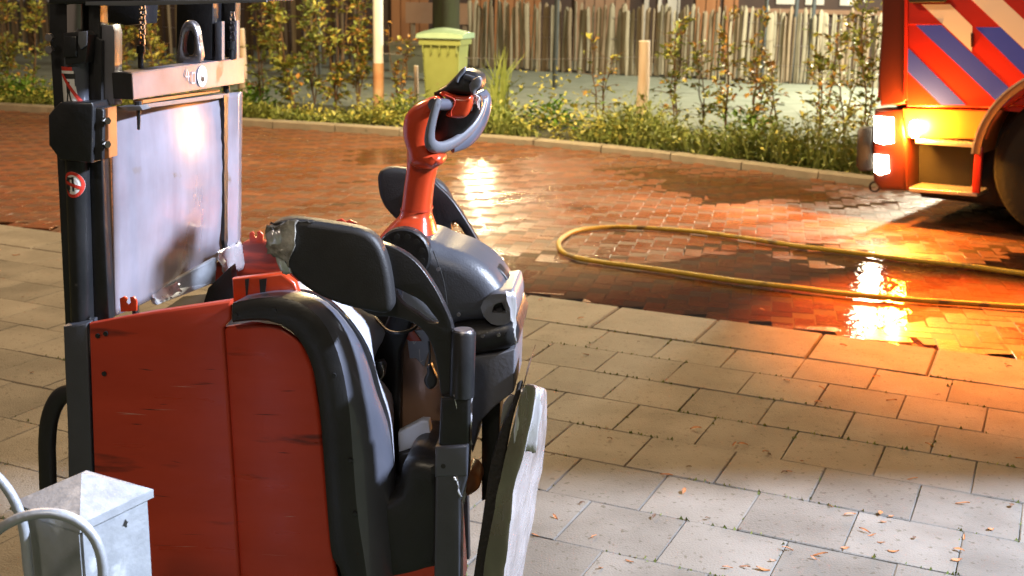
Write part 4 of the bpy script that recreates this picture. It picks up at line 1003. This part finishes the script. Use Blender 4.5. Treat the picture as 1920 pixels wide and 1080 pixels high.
# timber shed beyond the fence
M['clad'] = mat('orange_cladding', (.42, .20, .09), .75, var=(.32, .14, .06), vscale=2, stretch=(4, 4, .5))
M['cladd'] = mat('dark_cladding', (.05, .035, .035), .75, var=(.08, .05, .04), vscale=2)
M['beige'] = mat('beige_board', (.34, .22, .15), .8, var=(.28, .17, .11), vscale=2)
M['pale'] = mat('pale_board', (.62, .62, .60), .7)
sh = empty('timber_building', (-5, 29.5, 0), R(-12)); tag(sh, 'timber clad building with orange and dark boards behind the paling fence', 'building')
x = 0
i = 0
MB().box(-6, 22, .2, 6, 0, 2.1).build('wall', M['cladd'], sh)
MB().box(-6.3, 22.3, -.1, 6.3, 2.1, 2.25).build('roof', M['cladd'], sh)
def boards(x0, x1, mt, z0=0, z1=2.09, w_=.24):
    k = x0
    while k < x1-.02:
        e = min(x1, k+w_); MB().box(k+.012, e-.012, random.uniform(.10, .13), .199, z0, z1).build('board', mt, sh); k = e
ux = lambda u: ((gnd(u, 10, 1.45)-Vector((0, 0, 1.45))))
def sx(u):
    # x in shed frame under pixel column u
    d = ray(u, 10); o = Vector((-5, 29.5, 0)); T = Vector((math.sin(R(12)), math.cos(R(12)), 0)); Lx = Vector((math.cos(R(12)), -math.sin(R(12)), 0))
    k = (o-CAMP).dot(T)/d.dot(T); return (CAMP+d*k-o).dot(Lx)
boards(sx(730), sx(800), M['clad']); boards(sx(880), sx(918), M['clad']); boards(sx(925), sx(1012), M['clad'])
boards(sx(1075), sx(1180), M['beige']); boards(sx(1206), sx(1216), M['pale']); boards(sx(1232), sx(1240), M['pale']); boards(sx(1250), sx(1275), M['pale'])
boards(sx(1303), sx(1350), M['clad']); boards(sx(1356), sx(1385), M['clad'])
for u0, u1 in ((1455, 1490), (1510, 1545), (1575, 1605)):
    MB().box(sx(u0), sx(u1), .12, .19, 1.42, 1.95).build('window', M['pale'], sh)
MB().box(sx(1390), sx(1680), .02, .19, 1.22, 1.32).build('sill_beam', M['beige'], sh)
for u in (1483, 1515):
    b = gnd(u, 150, .02); tag(mesh('steel_post', *tubevf([b, b+Vector((0, 0, 3.2))], .04, 10), M['dsteel'], None, .6), 'slim grey steel post beside the paling fence, %s' % ('nearer the bin' if u == 1483 else 'nearer the fire engine'), 'post')
# low grey box and log pile left of the trunk
b = gnd(775, 135, .02); gb = empty('grey_box', b, R(-20)); tag(gb, 'low grey storage box on the path behind the green bin', 'box')
MB().box(-.42, .42, -.2, .3, 0, .5).build('body', M['path'], gb); MB().box(-.45, .45, -.23, .33, .5, .56).build('lid', M['pal1'], gb)
b = gnd(770, 60, .02)
bl = empty('board_wall', (b.x*.55, b.y*.55, 0), R(-14)); 
bl.location = (-1.9, 26.5, 0); tag(bl, 'low beige board barrier beyond the tree trunk', 'barrier')
MB().box(-.6, .95, 0, .06, .85, 1.30).build('board', M['beige'], bl); MB().box(-.5, -.42, .06, .14, 0, 1.3).build('leg', M['wood'], bl); MB().box(.7, .78, .06, .14, 0, 1.3).build('leg', M['wood'], bl)

# ------------------------------------------------------------------ saplings, weeds, grass
LE = ['leaf0', 'leaf1', 'leaf2', 'leaf3']
def leafvf(c, s, d, up):
    d = d.normalized(); sd = d.cross(up); 
    if sd.length < .1: sd = d.orthogonal()
    sd.normalize(); n = sd.cross(d)*.18*s
    return [c, c+d*s*.45+sd*s*.32+n, c+d*s, c+d*s*.45-sd*s*.32+n]
def sapling(u, v, h, leafmix, dens, label, spread=.22, name='sapling', cat='sapling', lean=0):
    b = gnd(u, v, .03); o = empty(name, b); tag(o, label, cat)
    stems = MB(); L = {k: MB() for k in LE}
    ns = random.randint(2, 3)
    for s in range(ns):
        ph = random.uniform(0, 6.28); hh = h*random.uniform(.7, 1) if s else h
        pts = [Vector((0, 0, 0))]
        for k in range(1, 6):
            t = k/5; pts.append(Vector((math.cos(ph)*spread*t*.7+lean*t+random.uniform(-.03, .03), math.sin(ph)*spread*t*.7+random.uniform(-.03, .03), hh*t)))
        cpts = catmull(pts, 4); stems.tube(cpts, [.011*(1-.7*i/len(cpts)) for i in range(len(cpts))], 6)
        tw = []
        for k in range(int(15*h)):
            c = cpts[random.randint(3, len(cpts)-1)]; a = random.uniform(0, 6.28); ln = random.uniform(.08, .26)*(1.2-c.z/h*.6)
            e = c+Vector((math.cos(a)*ln, math.sin(a)*ln, random.uniform(.02, .12))); stems.tube([c, (c+e)/2+Vector((0, 0, .01)), e], [.004, .003, .002], 4); tw.append((c, e)) if random.random() < .8 else None
        for c, e in tw:
            for k in range(int(dens)):
                p = c.lerp(e, random.random())+Vector((random.gauss(0, .02), random.gauss(0, .02), random.gauss(0, .02)))
                d = (e-c).normalized()+Vector((random.gauss(0, .6), random.gauss(0, .6), random.gauss(-.2, .4)))
                km = random.choices(LE, leafmix)[0]; L[km].add(leafvf(p, random.uniform(.05, .105), d, Vector((random.gauss(0, .3), random.gauss(0, .3), 1))), [(0, 1, 2), (0, 2, 3)])
    stems.build('stem', M['stem'], o, .8)
    for k in LE:
        if L[k].V: mesh('foliage', L[k].V, L[k].F, M[k], o, fix=False)
    return o
sap = [
 (20, 175, 1.5, (2, 4, 2, 1), 9, 'yellow leaved sapling at the far left edge'),
 (60, 185, 1.3, (3, 3, 1, 1), 9, 'leafy sapling between the left edge and the stacker mast'),
 (235, 200, 1.6, (1, 5, 2, 1), 12, 'golden sapling seen between the chains of the mast'),
 (300, 205, 1.5, (1, 5, 2, 1), 12, 'golden sapling seen left of the lifting eye of the mast'),
 (420, 205, 1.2, (3, 2, 1, 2), 8, 'sapling seen behind the right edge of the mast'),
 (490, 205, 1.5, (3, 2, 1, 3), 8, 'green sapling just right of the stacker mast'),
 (555, 215, 1.5, (3, 3, 1, 4), 11, 'pale green sapling with a branch reaching left, between mast and white pole'),
 (590, 195, 1.6, (3, 3, 1, 4), 11, 'tall pale sapling in the thick of the group left of the white pole'),
 (630, 215, 1.5, (3, 3, 2, 2), 9, 'dark stemmed sapling second left of the white pole'),
 (672, 212, 1.6, (2, 4, 3, 2), 9, 'yellow and orange sapling next to the white pole on its left'),
 (748, 215, 1.0, (1, 3, 4, 0), 4, 'sparse orange sapling between white pole and green bin'),
 (1125, 232, .95, (1, 4, 3, 0), 2, 'thin bare yellow sapling left of the wooden post'),
 (1265, 245, 1.25, (2, 3, 1, 3), 5, 'pale sapling first right of the wooden post'),
 (1318, 240, .95, (3, 3, 2, 1), 7, 'bushy low sapling second right of the wooden post'),
 (1362, 250, 1.35, (2, 3, 4, 1), 8, 'orange leaved sapling in the middle between post and fire engine'),
 (1412, 250, 1.25, (2, 3, 5, 1), 7, 'reddish stemmed sapling with orange leaves before the paling fence'),
 (1455, 262, .85, (2, 4, 3, 0), 5, 'low yellow sapling left of the branching one'),
 (1535, 262, 1.15, (1, 5, 2, 3), 6, 'branching yellow sapling left of the fire engine'),
 (1580, 268, 1.25, (2, 4, 3, 3), 7, 'tall feathery sapling second from the fire engine'),
 (1620, 275, 1.35, (2, 4, 2, 3), 7, 'yellow green sapling right beside the fire engine front'),
]
for s in sap: sapling(*s, lean=-.15 if s[0] == 555 else 0)
# reeds
rb = gnd(935, 225, .03); rdp = empty('reed_clump', rb); tag(rdp, 'tall yellow green reed clump right of the bin', 'reeds')
mb = MB()
for k in range(46):
    a = random.uniform(0, 6.28); h = random.uniform(.35, 1.05); r = random.uniform(0, .12); p = Vector((math.cos(a)*r, math.sin(a)*r, 0)); e = Vector((random.gauss(0, .10), random.gauss(0, .08), h)); wv = Vector((.011, random.uniform(-.006, .006), 0))
    mid_ = p+e*.55+Vector((0, 0, .03)); tip = p+e+Vector((e.x*.9, 0, -abs(e.x)*.6)); mb.add([p-wv, p+wv, mid_+wv, mid_-wv, tip], [(0, 1, 2, 3), (3, 2, 4)])
mesh('blades', mb.V, mb.F, M['leaf3'], rdp, fix=False)
# grass and weeds: three ground-cover masses
def strip_pt():
    t = random.uniform(0, len(FKc)-1.01); i = int(t); p = FKc[i].lerp(FKc[i+1], t-i); w_ = .2+abs(random.gauss(0, .5)); 
    return Vector((p.x+w_*.35, p.y+w_*.94, .03)), w_
def cover(name, n, mk, size, label):
    mb = MB(); k = 0
    while k < n:
        p, w_ = strip_pt()
        if w_ > 2.1 or not vis(p, 120): continue
        dn = noise.noise(Vector((p.x*1.1, p.y*1.1, hash(name) % 7*0+len(name))))
        if dn < random.uniform(-.35, .35): continue
        k += 1; h = size*(.7+3.0*max(0, dn))*random.uniform(.4, 1.6)*(1.25 if p.x > 0 else .8)
        if name == 'grass':
            wv = Vector((random.uniform(.003, .007), random.uniform(-.004, .004), 0)); e = Vector((random.gauss(0, h*.35), random.gauss(0, h*.35), h))
            mb.add([p-wv, p+wv, p+e*.6+wv*.7, p+e*.6-wv*.7, p+e+Vector((e.x*.5, e.y*.5, -h*.08))], [(0, 1, 2, 3), (3, 2, 4)])
        else:
            for j in range(4):
                z = random.uniform(.0, h); d = Vector((random.gauss(0, 1), random.gauss(0, 1), random.gauss(.3, .4)))
                mb.add(leafvf(p+Vector((random.gauss(0, .04), random.gauss(0, .04), z)), random.uniform(.035, .085), d, Vector((0, 0, 1))), [(0, 1, 2), (0, 2, 3)])
    o = mesh(name, mb.V, mb.F, mk, None, fix=False); tag(o, label, name.replace('_', ' '), kind='stuff')
cover('grass', 5200, M['leaf3'], .15, 'tufts of yellow green grass growing along the far kerb')
cover('weeds', 3600, M['leaf0'], .13, 'low green weeds growing along the far kerb')
cover('dry_leaf_cover', 1100, M['leaf1'], .20, 'yellowed plants and dry stalks mixed into the verge')
M['leafg'] = leafmat('bright_green_leaves', (.12, .26, .03), (.10, .20, .02))
for u, v, lb in ((40, 190, 'bright green leafy bush beside the far kerb at the left edge'), (478, 205, 'bright green low bush right of the stacker mast'), (1040, 240, 'green leafy clump left of the wooden post'), (1400, 268, 'dark green weed clump under the orange saplings'), (930, 245, 'yellow green clump at the foot of the reeds'), (765, 225, 'yellow green fern like clump between white pole and bin')):
    b = gnd(u, v, .03); mb = MB()
    for k in range(260):
        c = Vector((random.gauss(0, .17), random.gauss(0, .14), abs(random.gauss(.12, .10)))); mb.add(leafvf(c, random.uniform(.05, .11), Vector((c.x*4+random.gauss(0, .5), random.gauss(-.3, .6), random.gauss(.3, .5))), Vector((0, 0, 1))), [(0, 1, 2), (0, 2, 3)])
    o = mesh('bush', mb.V, mb.F, M['leafg'] if u != 930 and u != 765 else M['leaf3'], None, fix=False); o.location = b; tag(o, lb, 'bush')

# ------------------------------------------------------------------ litter on the pavement
M['seed'] = mat('orange_brown_leaf', (.42, .17, .06), .6, var=(.30, .11, .04), vscale=30)
M['seedd'] = mat('dark_brown_leaf', (.09, .05, .03), .7, var=(.14, .07, .04), vscale=30)
lm = []
for i in range(8):
    V = []; n = 7; ln = random.uniform(.011, .02); wd = random.uniform(.0045, .0075)
    for k in range(n):
        t = k/(n-1); x = (t-.5)*2*ln; y = wd*math.sin(math.pi*min(1, t*1.1))**.6*random.uniform(.6, 1.1); z = .002+.004*math.sin(t*3+i)
        V += [(x, -y, z+.002), (x, 0, z), (x, y, z+.003)]
    Fc = [(k*3+j, k*3+j+1, k*3+4+j, k*3+3+j) for k in range(n-1) for j in range(2)]
    me = bpy.data.meshes.new('fallen_leaf'); me.from_pydata(V, [], Fc); me.materials.append(M['seed'] if i < 6 else M['seedd']); lm.append(me)
spots = [(1091, 946), (1040, 856), (1250, 892), (1229, 973), (1329, 973), (1375, 832), (1388, 833), (1434, 847), (1443, 852), (1470, 888), (1478, 886), (1293, 877), (1302, 806), (1117, 1004), (1183, 1050), (1007, 1006), (1040, 970), (1366, 1065), (1398, 1062), (1430, 1070), (1450, 1050), (1525, 1046), (1540, 1043), (1561, 952), (1592, 967), (1651, 966), (1668, 968), (1657, 980), (1621, 998), (1635, 1004), (1650, 1020), (1675, 1032), (1713, 896), (1745, 837), (1805, 948), (1860, 995), (1800, 1032), (1796, 1052), (1808, 1010), (1581, 648), (1640, 706), (1650, 705), (1478, 716), (1542, 730), (1530, 757), (1668, 754), (1885, 686), (1890, 688), (1100, 666), (1145, 822), (1428, 583), (1760, 740), (1915, 860), (1900, 948), (1585, 1030), (1500, 866), (1282, 920), (1715, 1010), (1390, 996), (1130, 1068), (1480, 1030), (1180, 292), (1700, 640), (1240, 560), (1880, 640), (1010, 560), (560, 330), (620, 290), (1340, 330), (40, 560), (60, 700), (30, 480), (1090, 600), (1200, 640)]
for u, v in spots:
    u += random.uniform(-4, 4); v += random.uniform(-3, 3)
    p = gnd(u, v, .003); o = bpy.data.objects.new('fallen_leaf', random.choice(lm)); COL.objects.link(o); o.location = p; o.rotation_euler = (random.uniform(-.2, .2), random.uniform(-.2, .2), random.uniform(-1, 1.2)); s = random.uniform(.6, 1.15); o.scale = (s, s, s)
    tag(o, 'small curled brown leaf lying loose on the ground', 'leaf', 'fallen leaves scattered over paving and road')
# moss and fine grit in the joints
mb = MB()
for k in range(3200):
    if random.random() < .8: c, r = random.uniform(-8, 9), random.randint(-1, 8)+random.gauss(0, .012)
    else:
        r = random.randint(-1, 8)+random.random(); c = random.randint(-8, 9)+(.5 if int(math.floor(r)) % 2 else 0)+random.gauss(0, .012)
    if noise.noise(Vector((c*.8, r*.9, 1))) < -.1: continue
    p = pav(c, r, -.006); a = random.uniform(0, 3.14); s = random.uniform(.003, .009); d = Vector((math.cos(a), math.sin(a), 0))*s; mb.add([p-d, p+d, p+Vector((random.gauss(0, .003), random.gauss(0, .003), s*2))], [(0, 1, 2)])
o = mesh('joint_moss', mb.V, mb.F, M['leaf0'], None, fix=False); tag(o, 'thin moss and tiny weeds in the joints of the paving', 'moss', kind='stuff')
